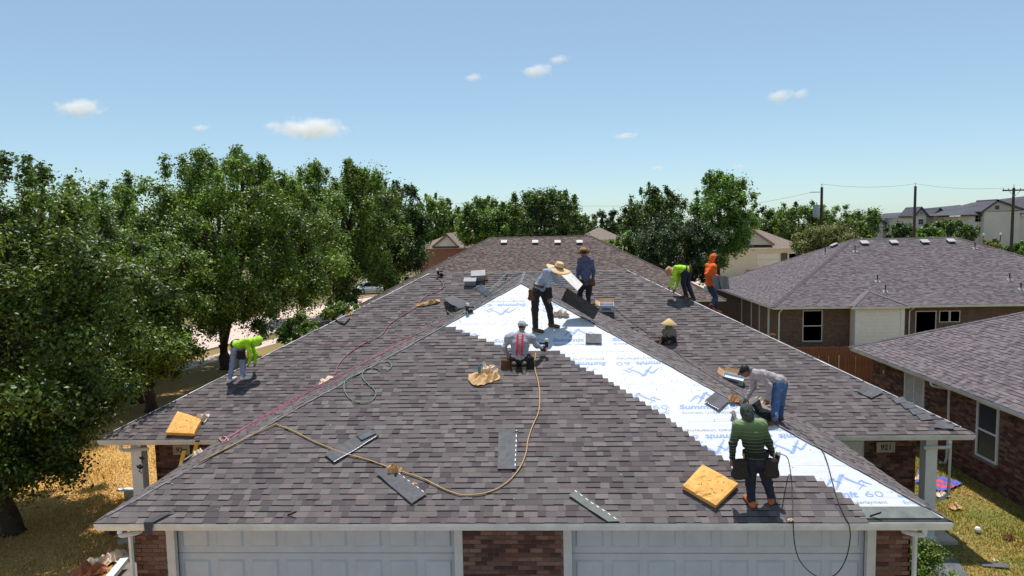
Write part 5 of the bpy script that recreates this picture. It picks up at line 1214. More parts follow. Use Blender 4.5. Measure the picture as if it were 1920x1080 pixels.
def pouch(t, c, lat, dep, w=.2, h=.24, d=.1, mt=M_DLEATHER, name='tool_pouch'):
    """soft bag: wider at the foot with an open mouth"""
    lat, dep = unit(lat), unit(dep); z = V(0, 0, 1); c = np.asarray(c, float)
    bl, br_, tl, tr_ = c - lat * w * .3 - z * h * .3, c + lat * w * .3 - z * h * .33, c - lat * w * .26 + z * h * .3, c + lat * w * .28 + z * h * .28
    o = sdf_obj(name, [('c', bl, d * .5, br_, d * .48), ('c', tl, d * .36, tr_, d * .34), ('c', bl, d * .48, tl, d * .36), ('c', br_, d * .46, tr_, d * .34), ('c', (bl + br_) / 2, d * .55, (tl + tr_) / 2, d * .38)], mt, t, h=.013, k=.05, wr=.004)
    m = MB(); m.tube([c + lat * w * .2 + z * h * .2, c + lat * w * .24 + z * h * .72], .012, 6); m.build('tool_handle', mat('hammer_handle', lin(170, 140, 90), rough=.6), o)
    return o
def belt(t, pel, lat, up, mt=M_DLEATHER, r=.135, w=.05):
    lat = unit(lat); up = unit(up - lat * np.dot(up, lat)); dep = np.cross(lat, up); m = MB(); n = 24; ring = lambda k, hh, rr: pel + lat * (rr + .062) * math.cos(2 * math.pi * k / n) + dep * rr * math.sin(2 * math.pi * k / n) + up * hh
    for k in range(n):
        a = [ring(k, -w / 2, r), ring(k + 1, -w / 2, r), ring(k + 1, w / 2, r), ring(k, w / 2, r)]; b = [ring(k, -w / 2, r - .012), ring(k + 1, -w / 2, r - .012), ring(k + 1, w / 2, r - .012), ring(k, w / 2, r - .012)]
        m.hexa(b, a)
    return m.build('tool_belt', mt, t)
M_BOOT = cloth('brown_boot', lin(92, 64, 44)); M_DENIM = cloth('blue_denim', lin(78, 104, 148), var=.2); M_LDENIM = cloth('light_denim', lin(134, 150, 176), var=.2); M_NAVY = cloth('dark_navy_cloth', lin(34, 38, 52)); M_BLK = cloth('black_cloth', lin(30, 28, 28))
M_STRAW = mat('straw', lin(214, 182, 134), rough=.8, var=.12, scale=40, bump=.3, bscale=150); M_STRAW2 = mat('brown_straw', lin(176, 134, 92), rough=.8, var=.15, scale=40, bump=.3, bscale=150)
M_LIME = cloth('lime_cloth', (.40, .72, .03), var=.06); M_ORANGE = cloth('orange_cloth', (.86, .13, .015), var=.06)

# 1 lime hoodie, bending at the left eave
aL, aR = foot(431, 718), foot(456, 713); Y = (aL[1] + aR[1]) / 2
J = joints(Y, head=(484, 641, .2), nk=(474, 639, .14), shL=(462, 640, -.06), shR=(470, 645, .28), elL=(470, 666, -.02), elR=(479, 664, .3), wrL=(467, 681, .1), wrR=(478, 680, .34), pel=(444, 648, .02), hipL=(440, 655, -.05), hipR=(453, 655, .1), knL=(436, 684, -.02), knR=(455, 684, .1)); J['anL'], J['anR'] = aL, aR; J['toeL'] = V(.5, .7, 0)
t, _ = person('roofer in a lime hoodie and pale jeans bending over the left edge of the roof', J, M_LIME, M_LDENIM, cloth('white_shoe', lin(214, 212, 208)), V(.75, .35, -.6), V(.6, .3, .7), V(.9, .3, 0), hood=M_LIME, seed=1, hand_palm=(-1, 0, -.5))
belt(t, J['pel'] + V(.0, 0, .04), V(.35, .9, 0), unit(J['shL'] - J['pel']), M_BLK); pouch(t, at_y(452, 664, Y - .16), V(1, .3, 0), V(0, 1, 0), .2, .26, .1, M_BLK)
m = MB(); a = J['pel'] + V(-.02, -.15, .0); m.obox(a, V(.17, .0, .01), V(0, .01, 0), V(0, 0, .035)); m.build('hi_vis_strip', M_LIME, t)

# 2 kneeling man with red suspenders, seen from behind
ft = roof_at(972, 694); Y = ft[1]
J = joints(Y, head=(979, 611, .42), nk=(977, 625, .34), shL=(954, 634, .28), shR=(997, 634, .28), elL=(945, 652, .2), elR=(1006, 648, .3), wrL=(953, 668, .28), wrR=(1016, 652, .42), pel=(974, 669, .16), hipL=(965, 675, .14), hipR=(984, 675, .14))
for s_, px in (('L', 958), ('R', 990)):
    k = roof_at(px, 681); J['kn' + s_] = V(k[0], k[1] + .1, roof_z(k[0], k[1] + .1) + .08)
    f = roof_at(964 if s_ == 'L' else 983, 694); J['an' + s_] = V(f[0], f[1], roof_z(f[0], f[1]) + .10)
J['flat'] = False; J['toeL'] = J['toeR'] = V(0, -.35, -.4)
M_GREYT = cloth('grey_shirt', lin(150, 150, 160)); M_RED = cloth('red_webbing', (.55, .015, .04), var=.05)
t, (r_, f_, u_) = person('kneeling roofer with red suspenders and red gloves, back to the viewer', J, M_GREYT, M_BLK, cloth('worn_sole', lin(112, 100, 84)), V(.25, .9, -.25), V(0, .25, .95), V(0, -1, 0), gloves=M_RED, seed=2, girth=1.18, sleeve=.92, curl=(.9, 1.1), hand_palm=(.3, 0, -1))
sdf_obj('bandana', [('e', J['head'] + u_ * .028 - f_ * .012, (.09, .108, .105), np.array([r_, f_, u_]))], cloth('pale_bandana', lin(176, 176, 182), var=.35, scale=22), t, h=.011, wr=.004, cut=lambda X: -((X - (J['head'] - u_ * .035 - f_ * .04)) @ unit(u_ + f_ * .35)))
sdf_obj('visor', [('e', J['head'] + f_ * .12 + u_ * .03 + r_ * .03, (.075, .07, .02), np.array([r_, f_, u_]))], M_NAVY, t, h=.01)
for sg in (-1, 1):
    m = MB(); top = (J['shL'] + J['shR']) / 2 + V(sg * .055, -.08, .08); mdl = (J['shL'] + J['shR']) / 2 * .6 + J['pel'] * .4 + V(sg * .05, -.176, .02); low = J['pel'] + V(sg * .06, -.17, .06); pts = spline([top + V(0, .09, .02), top, mdl, low], 5)
    for p, q in zip(pts[:-1], pts[1:]): m.hexa([p - V(.022, 0, 0), p + V(.022, 0, 0), q + V(.022, 0, 0), q - V(.022, 0, 0)], [x + V(0, -.012, 0) for x in (p - V(.022, 0, 0), p + V(.022, 0, 0), q + V(.022, 0, 0), q - V(.022, 0, 0))])
    m.build('suspender', M_RED, t)
belt(t, J['pel'] + V(0, 0, .03), V(1, 0, 0), V(0, 0, 1), M_LEATHER, r=.14, w=.07); pouch(t, at_y(950, 686, Y + .1), V(1, .2, 0), V(0, 1, 0), .24, .34, .14, M_LEATHER); pouch(t, at_y(992, 680, Y + .1), V(1, -.2, 0), V(0, 1, 0), .2, .32, .12, M_BLK)

# 3 straw-hatted man bending with the dark sheet
aL, aR = foot(1004, 622), foot(1034, 613); Y = (aL[1] + aR[1]) / 2
J = joints(Y, head=(1045, 506, .12), nk=(1036, 506, .08), shL=(1024, 511, -.16), shR=(1036, 510, .22), elL=(1028, 536, -.2), elR=(1043, 527, .26), wrL=(1031, 558, -.15), wrR=(1056, 537, .3), pel=(1011, 540, 0), hipL=(1004, 547, -.08), hipR=(1019, 547, .1), knL=(1003, 581, -.1), knR=(1030, 578, .12)); J['anL'], J['anR'] = aL, aR
t, (r_, f_, u_) = person('roofer in a pale blue-grey shirt and very wide straw hat bending on the white sheet', J, cloth('blue_grey_shirt', lin(150, 162, 182)), cloth('dark_brown_trousers', lin(38, 34, 33)), M_BOOT, V(.75, -.1, -.6), V(.5, .0, .85), V(.95, -.3, 0), seed=3, leg_r=1.12, curl=(.5, 1.0))
brim_hat(t, J['head'] + u_ * .05, unit(V(.30, -.22, .92)), V(1, 0, -.3), M_STRAW, brim=.30, crown=.1, ch=.15, droop=.03, band=cloth('brown_band', lin(120, 84, 54)), curl=.03)
belt(t, J['pel'] + V(0, 0, .06), V(.15, 1, 0), unit(J['shL'] - J['pel'] + V(0, 0, .3)), M_LEATHER); pouch(t, at_y(997, 552, Y - .14), V(1, .1, 0), V(0, 1, 0), .15, .3, .08, M_LEATHER); pouch(t, at_y(1029, 548, Y - .22), V(1, .1, 0), V(0, 1, 0), .14, .3, .08, M_BLK)

# 4 man in the blue plaid shirt near the ridge
aL, aR = foot(1089, 566), foot(1104, 571); Y = (aL[1] + aR[1]) / 2
J = joints(Y, head=(1094, 474, .02), nk=(1097, 483, 0), shL=(1088, 489, -.02), shR=(1108, 489, .04), elL=(1084, 505, 0), elR=(1113, 507, .02), wrL=(1083, 523, .04), wrR=(1112, 523, .1), pel=(1098, 530, 0), hipL=(1092, 536, 0), hipR=(1104, 536, 0), knL=(1087, 551, .1), knR=(1103, 553, 0)); J['anL'], J['anR'] = aL, aR
def plaid():
    m = cloth('blue_plaid', lin(92, 94, 122)); N, L = m.node_tree.nodes, m.node_tree.links; b = N['Principled BSDF']; src = b.inputs['Base Color'].links[0].from_socket; tc = N.new('ShaderNodeTexCoord'); out = src
    for d in ('X', 'Z'):
        w_ = N.new('ShaderNodeTexWave'); w_.bands_direction = d; w_.inputs['Scale'].default_value = 9; L.new(tc.outputs['Object'], w_.inputs['Vector']); mx = N.new('ShaderNodeMix'); mx.data_type = 'RGBA'; mr = N.new('ShaderNodeMapRange'); mr.inputs['From Min'].default_value = .6; mr.inputs['To Max'].default_value = .45; L.new(w_.outputs['Fac'], mr.inputs['Value']); L.new(mr.outputs[0], mx.inputs['Factor']); L.new(out, mx.inputs['A']); mx.inputs['B'].default_value = (*lin(58, 54, 82), 1); out = mx.outputs['Result']
    L.new(out, b.inputs['Base Color']); return m
t, (r_, f_, u_) = person('roofer in a blue plaid shirt and brown-banded hat standing near the main ridge', J, plaid(), M_NAVY, M_BOOT, V(-.55, .75, -.3), V(0, .1, 1), V(.2, 1, 0), seed=4)
brim_hat(t, J['head'] + u_ * .035, u_, f_, M_STRAW2, brim=.21, crown=.095, ch=.12, droop=.015, band=M_BLK, curl=.012)
belt(t, J['pel'] + V(0, 0, .02), V(1, 0, 0), V(0, 0, 1), M_LEATHER, w=.07); pouch(t, at_y(1110, 529, Y - .08), V(1, .3, 0), V(0, 1, 0), .16, .2, .1, M_LEATHER); pouch(t, at_y(1089, 531, Y - .12), V(1, -.1, 0), V(0, 1, 0), .16, .2, .1, M_DLEATHER)
m = MB(); p = at_y(1110, 534, Y - .16); m.tube([p, p - V(.02, 0, .28)], .014, 6); m.tube([p - V(.07, 0, .28), p + V(.04, 0, -.28)], .022, 6); m.build('hanging_hammer', M_BLACK, t)

# 5 lime shirt and straw hat with neck flap, bending at the right hip
def far_foot(px, py, dx):
    P = roof_at(px, py); x, y = P[0] + dx, P[1] + .05; return V(x, y, roof_z(x, y) + .10)
aL, aR = far_foot(1279, 559, .12), far_foot(1287, 562, .22); Y = (aL[1] + aR[1]) / 2
J = joints(Y, head=(1257, 509, -.02), nk=(1265, 507, 0), shL=(1268, 503, -.16), shR=(1271, 505, .18), elL=(1262, 522, -.18), elR=(1272, 524, .16), wrL=(1256, 536, -.12), wrR=(1265, 541, .12), pel=(1288, 506, .02), hipL=(1284, 511, -.07), hipR=(1291, 511, .1), knL=(1281, 530, -.08), knR=(1289, 531, .08)); J['anL'], J['anR'] = aL, aR
t, (r_, f_, u_) = person('roofer in a lime shirt and straw sun hat bending at the far right hip', J, M_LIME, M_NAVY, M_BOOT, V(-.75, -.2, -.6), V(-.6, -.1, .75), V(-.9, -.3, 0), seed=5)
brim_hat(t, J['head'] + u_ * .03, unit(V(-.75, -.1, .6)), V(1, 0, .4), M_STRAW2, brim=.19, crown=.1, ch=.12, droop=.05, curl=.02)
sdf_obj('neck_flap', [('c', J['head'] - f_ * .02 - u_ * .03, .085, J['nk'], .075)], mat('tan_flap', lin(190, 160, 122), rough=.85), t, h=.014, wr=.004)
belt(t, J['pel'] + V(-.04, 0, .0), V(.1, 1, 0), unit(J['shL'] - J['pel']), M_DLEATHER); pouch(t, at_y(1294, 504, Y), V(.3, 1, 0), V(1, 0, 0), .18, .18, .09, M_LEATHER)

# 6 orange hoodie carrying shingles along the hip
aL, aR = foot(1333, 580), foot(1342, 584); Y = (aL[1] + aR[1]) / 2
J = joints(Y, head=(1338, 484, .02), nk=(1334, 495, .02), shL=(1328, 499, .14), shR=(1338, 500, -.16), elL=(1330, 515, .2), elR=(1325, 514, -.2), wrL=(1346, 518, .16), wrR=(1337, 518, -.2), pel=(1332, 533, 0), hipL=(1334, 538, .09), hipR=(1331, 538, -.07), knL=(1342, 556, .08), knR=(1342, 558, -.06)); J['anL'], J['anR'] = aL, aR
t, (r_, f_, u_) = person('roofer in an orange hoodie and cap carrying shingles along the right hip', J, M_ORANGE, cloth('dark_blue_jeans', lin(52, 64, 92)), cloth('rust_shoe', lin(128, 48, 40)), V(.95, -.15, -.25), V(.1, 0, 1), V(.85, -.4, 0), hood=M_ORANGE, seed=6, girth=1.28, sleeve=1.15, curl=(1, 1), hand_palm=(0, 0, 1))
cap(t, J['head'] + f_ * .02, r_, f_, u_, M_BLK); sdf_obj('face_mask', [('e', J['head'] + f_ * .045 - u_ * .035, (.076, .078, .08), np.array([r_, f_, u_]))], M_BLK, t, h=.01)
pouch(t, at_y(1324, 540, Y - .1), V(1, .2, 0), V(0, 1, 0), .14, .16, .08, cloth('white_cloth', lin(196, 196, 196)))

# 7 crouching person under the conical hat
sq = roof_at(1254, 640); Y = sq[1]
J = joints(Y, head=(1254, 611, .06), nk=(1254, 619, .05), shL=(1247, 622, .0), shR=(1262, 622, .08), elL=(1244, 632, -.08), elR=(1265, 631, .02), wrL=(1240, 638, -.12), wrR=(1258, 637, -.1), pel=(1256, 634, .08), hipL=(1250, 636, .02), hipR=(1262, 636, .08), knL=(1246, 634, -.15), knR=(1262, 636, -.12)); J['anL'], J['anR'] = foot(1240, 642), foot(1256, 642)
t, (r_, f_, u_) = person('crouching roofer under a pale conical straw hat in the right valley', J, cloth('khaki_cloth', lin(122, 110, 96)), M_BLK, M_BOOT, V(-.5, -.6, -.5), V(-.1, -.1, 1), V(-.8, -.5, 0), seed=7, girth=.85)
m = MB(); m.lathe([(.001, .165), (.03, .145), (.215, .0), (.215, -.008), (.02, .13)], J['head'] + V(0, 0, .055), V(.03, -.05, 1), 24); m.build('conical_hat', mat('pale_straw', lin(226, 192, 130), rough=.75, var=.1, scale=30), t, True)
sdf_obj('neck_cloth', [('c', J['head'] + V(0, 0, .03), .075, (J['shL'] + J['shR']) / 2 - V(0, 0, .06), .17)], mat('khaki_net', lin(132, 116, 98), rough=.9, var=.2, scale=20), t, h=.014, wr=.006)

# 8 grey sweatshirt and jeans bending on the right hip
aL, aR = foot(1452, 795), foot(1462, 790); Y = (aL[1] + aR[1]) / 2
J = joints(Y, head=(1397, 696, .0), nk=(1409, 697, .02), shL=(1424, 702, -.17), shR=(1414, 702, .2), elL=(1442, 723, -.2), elR=(1412, 725, .22), wrL=(1440, 748, -.16), wrR=(1400, 747, .2), pel=(1461, 715, 0), hipL=(1459, 722, -.08), hipR=(1466, 722, .09), knL=(1454, 757, -.07), knR=(1463, 757, .08)); J['anL'], J['anR'] = aL, aR
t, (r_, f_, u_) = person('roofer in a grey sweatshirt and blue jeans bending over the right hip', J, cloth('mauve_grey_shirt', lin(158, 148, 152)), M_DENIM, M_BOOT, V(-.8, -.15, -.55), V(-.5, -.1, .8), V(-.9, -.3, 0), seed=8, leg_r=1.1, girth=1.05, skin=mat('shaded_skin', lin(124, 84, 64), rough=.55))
cap(t, J['head'] - u_ * .01, r_, f_, u_, M_BLK); sdf_obj('bandana', [('c', J['head'] - f_ * .07 - u_ * .03, .075, J['nk'] + V(0, 0, .02), .07)], mat('grey_bandana', lin(104, 104, 112), rough=.85, var=.4, scale=30), t, h=.012, wr=.004)

# 9 green striped man standing in front
aL, aR = foot(1409, 951), foot(1446, 946); Y = (aL[1] + aR[1]) / 2
J = joints(Y, head=(1400, 773, .1), nk=(1403, 788, .05), shL=(1384, 798, .04), shR=(1427, 796, .02), elL=(1374, 832, .0), elR=(1441, 829, .04), wrL=(1373, 858, .1), wrR=(1449, 852, .12), pel=(1417, 853, .04), hipL=(1408, 864, .04), hipR=(1428, 864, .04), knL=(1407, 908, .08), knR=(1439, 905, .06)); J['anL'], J['anR'] = aL, aR; J['toeL'] = V(-.35, 1, 0); J['toeR'] = V(.55, 1, 0)
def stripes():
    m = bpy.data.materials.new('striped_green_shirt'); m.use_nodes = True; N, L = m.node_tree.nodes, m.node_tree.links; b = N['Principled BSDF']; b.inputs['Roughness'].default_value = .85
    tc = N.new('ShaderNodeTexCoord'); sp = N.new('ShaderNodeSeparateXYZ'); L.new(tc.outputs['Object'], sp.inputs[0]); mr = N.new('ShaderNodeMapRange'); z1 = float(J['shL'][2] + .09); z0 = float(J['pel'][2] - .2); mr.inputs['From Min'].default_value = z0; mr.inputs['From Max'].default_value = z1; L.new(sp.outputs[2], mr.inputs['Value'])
    r = N.new('ShaderNodeValToRGB'); e = r.color_ramp.elements; e[0].position = .0; e[0].color = (*lin(24, 27, 27), 1); e[1].position = 1; e[1].color = (*lin(122, 144, 100), 1); x = e.new(.55); x.color = (*lin(32, 40, 35), 1); x = e.new(.82); x.color = (*lin(84, 106, 68), 1); L.new(mr.outputs[0], r.inputs['Fac'])  # green print; backlit shade put into the ramp, near black towards the hem
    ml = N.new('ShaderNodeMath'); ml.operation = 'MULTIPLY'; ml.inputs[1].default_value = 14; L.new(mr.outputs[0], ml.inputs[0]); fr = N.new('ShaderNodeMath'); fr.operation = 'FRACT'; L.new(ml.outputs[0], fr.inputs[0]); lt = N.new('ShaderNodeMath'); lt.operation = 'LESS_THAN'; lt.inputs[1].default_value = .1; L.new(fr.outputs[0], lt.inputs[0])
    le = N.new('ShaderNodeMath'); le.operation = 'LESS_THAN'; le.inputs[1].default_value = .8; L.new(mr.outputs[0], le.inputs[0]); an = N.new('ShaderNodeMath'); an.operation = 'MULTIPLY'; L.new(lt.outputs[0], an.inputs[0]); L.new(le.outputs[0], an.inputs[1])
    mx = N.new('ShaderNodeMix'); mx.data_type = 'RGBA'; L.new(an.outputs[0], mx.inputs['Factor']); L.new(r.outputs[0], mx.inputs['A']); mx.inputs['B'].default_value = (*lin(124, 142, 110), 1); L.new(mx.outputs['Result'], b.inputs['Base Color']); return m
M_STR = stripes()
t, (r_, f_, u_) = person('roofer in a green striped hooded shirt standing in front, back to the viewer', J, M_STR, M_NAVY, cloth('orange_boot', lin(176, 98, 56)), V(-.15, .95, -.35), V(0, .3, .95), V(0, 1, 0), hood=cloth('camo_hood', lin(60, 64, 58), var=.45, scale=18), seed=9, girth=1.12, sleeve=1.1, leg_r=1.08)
belt(t, J['pel'] + V(0, 0, .03), V(1, 0, 0), V(0, 0, 1), M_BLK, r=.155, w=.09); pouch(t, at_y(1388, 878, Y - .06), V(1, .2, 0), V(0, 1, 0), .26, .34, .14, M_DLEATHER); pouch(t, at_y(1446, 876, Y - .08), V(1, -.2, 0), V(0, 1, 0), .2, .32, .13, M_DLEATHER)
# ------------------------------------------------------------------ things lying on the roof
def frame_at(P, ang=0.0):
    n = roof_n(P[0], P[1]); u = unit(np.cross(V(0, 1, 0), n)); v = np.cross(n, u); c, s_ = math.cos(ang), math.sin(ang); return u * c + v * s_, v * c - u * s_, n
M_FELT = mat('shingle_back', lin(88, 87, 90), rough=.8, var=.18, scale=9, bump=.2, bscale=80); M_DARKFELT = mat('black_shingle_back', (.013, .013, .014), rough=.9, var=.2, scale=10, spec=.1); M_TAPE = mat('white_release_tape', lin(226, 228, 232), rough=.4); M_GRAN = mat('granule_face', lin(118, 112, 112), rough=.9, var=.15, scale=90)
M_PAPER = mat('brown_paper', lin(196, 158, 112), rough=.85, var=.2, scale=12); M_PALEPAPER = mat('pale_wrapper', lin(218, 196, 172), rough=.8, var=.2, scale=10); M_CARD = mat('cardboard', lin(196, 150, 104), rough=.85, var=.12, scale=6)
def sheet(label, quad, mt=M_FELT, lift=.03, curl=.012, tape=None, name='loose_shingle', cat='shingle', group='loose shingles on the roof', pts=None):
    """one shingle strip lying on the slope; quad in picture points or world points"""
    Q = [roof_at(*q, lift=lift) for q in quad] if pts is None else pts; n = unit(np.cross(Q[1] - Q[0], Q[3] - Q[0])); n = n if n[2] > 0 else -n
    m = MB(); N_ = 8; th = .008; g = np.random.default_rng(len(label))
    def P(i, j, h):
        a = Q[0] + (Q[1] - Q[0]) * i / N_; b = Q[3] + (Q[2] - Q[3]) * i / N_; return a + (b - a) * j + n * (h + curl * ((2 * i / N_ - 1) ** 2) + curl * .4 * math.sin(i * 1.3 + j))
    for i in range(N_): m.hexa([P(i, 0, 0), P(i + 1, 0, 0), P(i + 1, 1, 0), P(i, 1, 0)], [P(i, 0, th), P(i + 1, 0, th), P(i + 1, 1, th), P(i, 1, th)])
    o = m.build(name, mt); tag(o, label, cat, group)
    if tape is not None:
        m = MB()
        for i in range(N_ * 2 - 1):
            if tape[2] and i % 2: continue
            a, b = i / 2, (i + .85) / 2; m.face([P(a, tape[0], th + .003), P(b, tape[0], th + .003), P(b, tape[1], th + .003), P(a, tape[1], th + .003)])
        m.build('release_tape', M_TAPE, o)
    return o
sheet('grey shingle strip lying askew under the yellow hose at left', [(627, 868), (712, 816), (690, 802), (609, 853)], tape=(.01, .05, False))
sheet('short folded shingle offcut lying on the askew grey strip', [(668, 816), (678, 826), (706, 813), (692, 803)], lift=.06)
sheet('grey shingle strip with paper scraps right of the yellow hose', [(706, 888), (772, 945), (801, 926), (732, 874)], tape=(.93, .96, True))
sheet('upright grey shingle strip with dashed white tape below the kneeling man', [(935, 808), (933, 880), (968, 880), (971, 808)], tape=(.915, .95, True))
sheet('narrow green-grey strip slanting down to the front gutter', [(1066, 929), (1140, 979), (1166, 978), (1080, 920)], tape=(.80, .86, True), mt=mat('green_grey_felt', lin(98, 102, 96), rough=.7, var=.1))
sheet('small square grey shingle lying on the white sheet under the wide hat man', [(1098, 643), (1128, 644), (1128, 627), (1098, 626)])
sheet('grey shingle with white tape on the white sheet beside the right hip', [(1320, 753), (1348, 770), (1368, 751), (1342, 736)], tape=(.0, .06, True))
sheet('dark shingle lying across the right hip under the grey-shirted man', [(1366, 778), (1396, 798), (1445, 770), (1412, 748)], mt=M_GRAN, lift=.07, curl=.05)
sheet('second curled shingle beside the grey-shirted man feet', [(1405, 765), (1442, 792), (1450, 780), (1420, 755)], mt=M_DARKFELT, lift=.11, curl=.06)
sheet('grey shingle laid at the right hip above the row of slipped tabs', [(1606, 734), (1634, 747), (1656, 736), (1625, 720)], lift=.03)
sheet('thin shingle patch near the right end of the porch eave', [(1750, 802), (1788, 805), (1788, 797), (1757, 789)], lift=.03, mt=M_FELT)
sheet('shingle bent over the left hip behind the lime hoodie', [(628, 600), (645, 608), (656, 596), (640, 590)], lift=.05, curl=.03)
sheet('pale grey sheet tipped against the green hose near the left valley', [(832, 562), (862, 580), (886, 570), (850, 556)], lift=.06, curl=.03)
sheet('black shingle patch at the far left hip beside the brown roof', [(724, 548), (742, 540), (765, 529), (748, 534)], lift=.03, mt=M_DARKFELT)
# dark flap hanging over the left end of the front gutter
a, b = roof_at(331, 957, .03), roof_at(274, 973, .03); c = V(b[0], Y0 - .02, EAVE + .03); d = V(a[0] - .28, Y0 - .02, EAVE + .03)
m = MB(); e_, f_ = c + V(.02, -.02, -.24), d + V(-.02, -.02, -.19); th = V(0, -.004, .008)
m.hexa([b, c, d, a], [p + th for p in (b, c, d, a)]); m.hexa([c, e_, f_, d], [p + V(0, -.008, 0) for p in (c, e_, f_, d)]); tag(m.build('loose_shingle', M_DARKFELT if False else mat('dark_flap', lin(74, 72, 76), rough=.8, var=.15)), 'dark shingle hanging over the left end of the front gutter', 'shingle', 'loose shingles on the roof')
for q, lb in (((1630, 970), 'thin dark offcut standing at the right end of the front eave'), ((538, 968), 'small dark offcut poking up from the front gutter')):
    P = roof_at(*q); m = MB(); m.obox(P, V(.17, -.02, .07), V(0, .012, 0), V(.015, 0, .03)); tag(m.build('shingle_offcut', M_DARKFELT), lb, 'shingle', 'shingle offcuts')
# new shingles still loose at the right corner of the porch roof
g = np.random.default_rng(15)
for i, (px, py) in enumerate(((1680, 758), (1697, 768), (1712, 779), (1727, 790))):
    P = roof_at(px, py); u, v, n = frame_at(P, .15); m = MB(); m.obox(P + n * .022, u * .3, v * .2, n * .008); tag(m.build('loose_shingle', M_FELT), 'slipped shingle tab on the right porch roof, %s in the row going down' % ('first', 'second', 'third', 'fourth')[i], 'shingle', 'slipped tabs')

# hoses and ropes
def hose(label, pts, r, mt, name='air_hose', lift=.02, cat='hose', tail=()):
    P = [roof_at(x, y, lift=r + lift) for x, y in pts] + list(tail); m = MB(); m.tube(spline(P, 6), r, 8); return tag(m.build(name, mt, smooth=True), label, cat, 'hoses and ropes on the roof')
M_YEL = mat('yellow_hose', lin(178, 142, 78), rough=.45, var=.1); M_PINK = mat('red_hose', lin(150, 84, 96), rough=.5, var=.12); M_ROPE = mat('pink_rope', lin(184, 96, 126), rough=.8, var=.2, scale=30); M_GRN = mat('green_hose', lin(104, 124, 112), rough=.5, var=.15); M_CORD = mat('black_cord', (.012, .012, .012), rough=.5)
hose('yellow air hose curving down the front slope from the kneeling man', [(1004, 662), (1003, 690), (1010, 720), (1012, 750), (1009, 775), (998, 800), (990, 825), (986, 850), (974, 878), (950, 905), (915, 923), (870, 928), (835, 918), (790, 896), (740, 880), (690, 862), (640, 848), (590, 828), (550, 808), (517, 795)], .0115, M_YEL)
hose('yellow hose running down the left hip to the ladder', [(517, 795), (490, 807), (460, 822), (430, 838), (400, 853), (372, 867)], .012, M_YEL)
hose('red hose snaking from the black nail gun down the left slope', [(820, 520), (828, 528), (832, 537), (820, 546), (800, 554), (790, 562), (781, 575), (765, 585), (745, 597), (728, 610), (715, 628), (690, 640), (668, 652), (648, 668), (634, 685), (629, 702)], .011, M_PINK)
hose('red hose lying across the left slope to the valley', [(565, 640), (600, 645), (640, 648), (690, 647), (740, 640), (775, 630), (810, 612), (845, 592), (875, 574)], .010, M_PINK)
for i, (off, lb) in enumerate(((0, 'bright pink rope along the left valley, upper strand'), (5, 'bright pink rope along the left valley, lower strand'))):
    hose(lb, [(770 - off, 634 + off * .4), (730 - off, 655 + off * .4), (690 - off, 676 + off * .5), (650 - off, 697 + off * .6), (610, 716 + off * .6), (560, 742 + off * .6), (510, 771 + off * .5), (460, 800 + off * .3), (425, 822)], .010, M_ROPE, 'rope', cat='rope')
hose('knotted end of the pink rope at the porch eave', [(425, 822), (418, 828), (412, 822), (420, 818), (428, 826), (415, 831)], .014, mat('dull_pink_rope', lin(190, 140, 140), rough=.8), 'rope', cat='rope')
hose('green hose looped on the front slope below the left hip', [(727, 677), (734, 684), (730, 692), (716, 695), (700, 689), (684, 694), (679, 706), (688, 718), (699, 727), (705, 738), (698, 750), (682, 755), (664, 752), (651, 742), (645, 728), (648, 714), (660, 706), (675, 700)], .0095, M_GRN)
hose('green hose bundle along the top of the left hip, upper strand', [(985, 512), (968, 514), (950, 526), (930, 540), (908, 554), (886, 568), (866, 582), (840, 598)], .012, M_GRN)
hose('green hose bundle along the top of the left hip, lower strand', [(992, 519), (972, 521), (955, 532), (935, 545), (912, 559), (890, 575), (868, 588)], .012, M_GRN)
hose('coiled green hose beside the left valley', [(848, 590), (838, 582), (842, 573), (856, 571), (866, 578), (858, 586), (844, 585), (840, 577), (850, 570), (868, 573), (878, 568)], .012, M_GRN)
hose('thin grey hose loop left of the green coil', [(846, 592), (826, 594), (812, 600), (808, 606), (814, 611), (830, 611)], .009, M_GRN)
m = MB(); p0, p1 = roof_at(907, 558, .05), roof_at(951, 511, .06); m.tube([p0, p1], .014, 6); tag(m.build('guide_rod', M_GRN), 'straight green rod leaning up towards the main ridge', 'rod')
hose('thin black cord following the edge of the right valley', [(1150, 575), (1180, 600), (1215, 625), (1260, 655), (1300, 685), (1340, 710), (1400, 748), (1470, 790), (1520, 825), (1545, 850)], .007, M_CORD, 'cable', cat='cable')
f0 = at_y(1487, 984, Y0 - .03)
hang = [at_y(x, y, Y0 - .06) for x, y in ((1488, 1000), (1491, 1025), (1499, 1050), (1518, 1072), (1543, 1084), (1568, 1076), (1586, 1048), (1594, 1010))] + [at_y(1592, 985, Y0 - .03)]
P = [at_y(1457, 850, foot(1446, 946)[1] + .12), roof_at(1476, 858, .25), roof_at(1483, 890, .1)] + [roof_at(x, y, .03) for x, y in ((1485, 915), (1486, 945), (1486, 968))] + [V(f0[0], Y0 - .03, EAVE + .02)] + hang + [roof_at(x, y, .03) for x, y in ((1584, 968), (1570, 935), (1560, 900), (1552, 870), (1545, 850))]
m = MB(); m.tube(spline(P, 6), .0085, 6); tag(m.build('air_hose', M_CORD, smooth=True), 'black hose from the green-shirted man looping below the front gutter', 'hose', 'hoses and ropes on the roof')

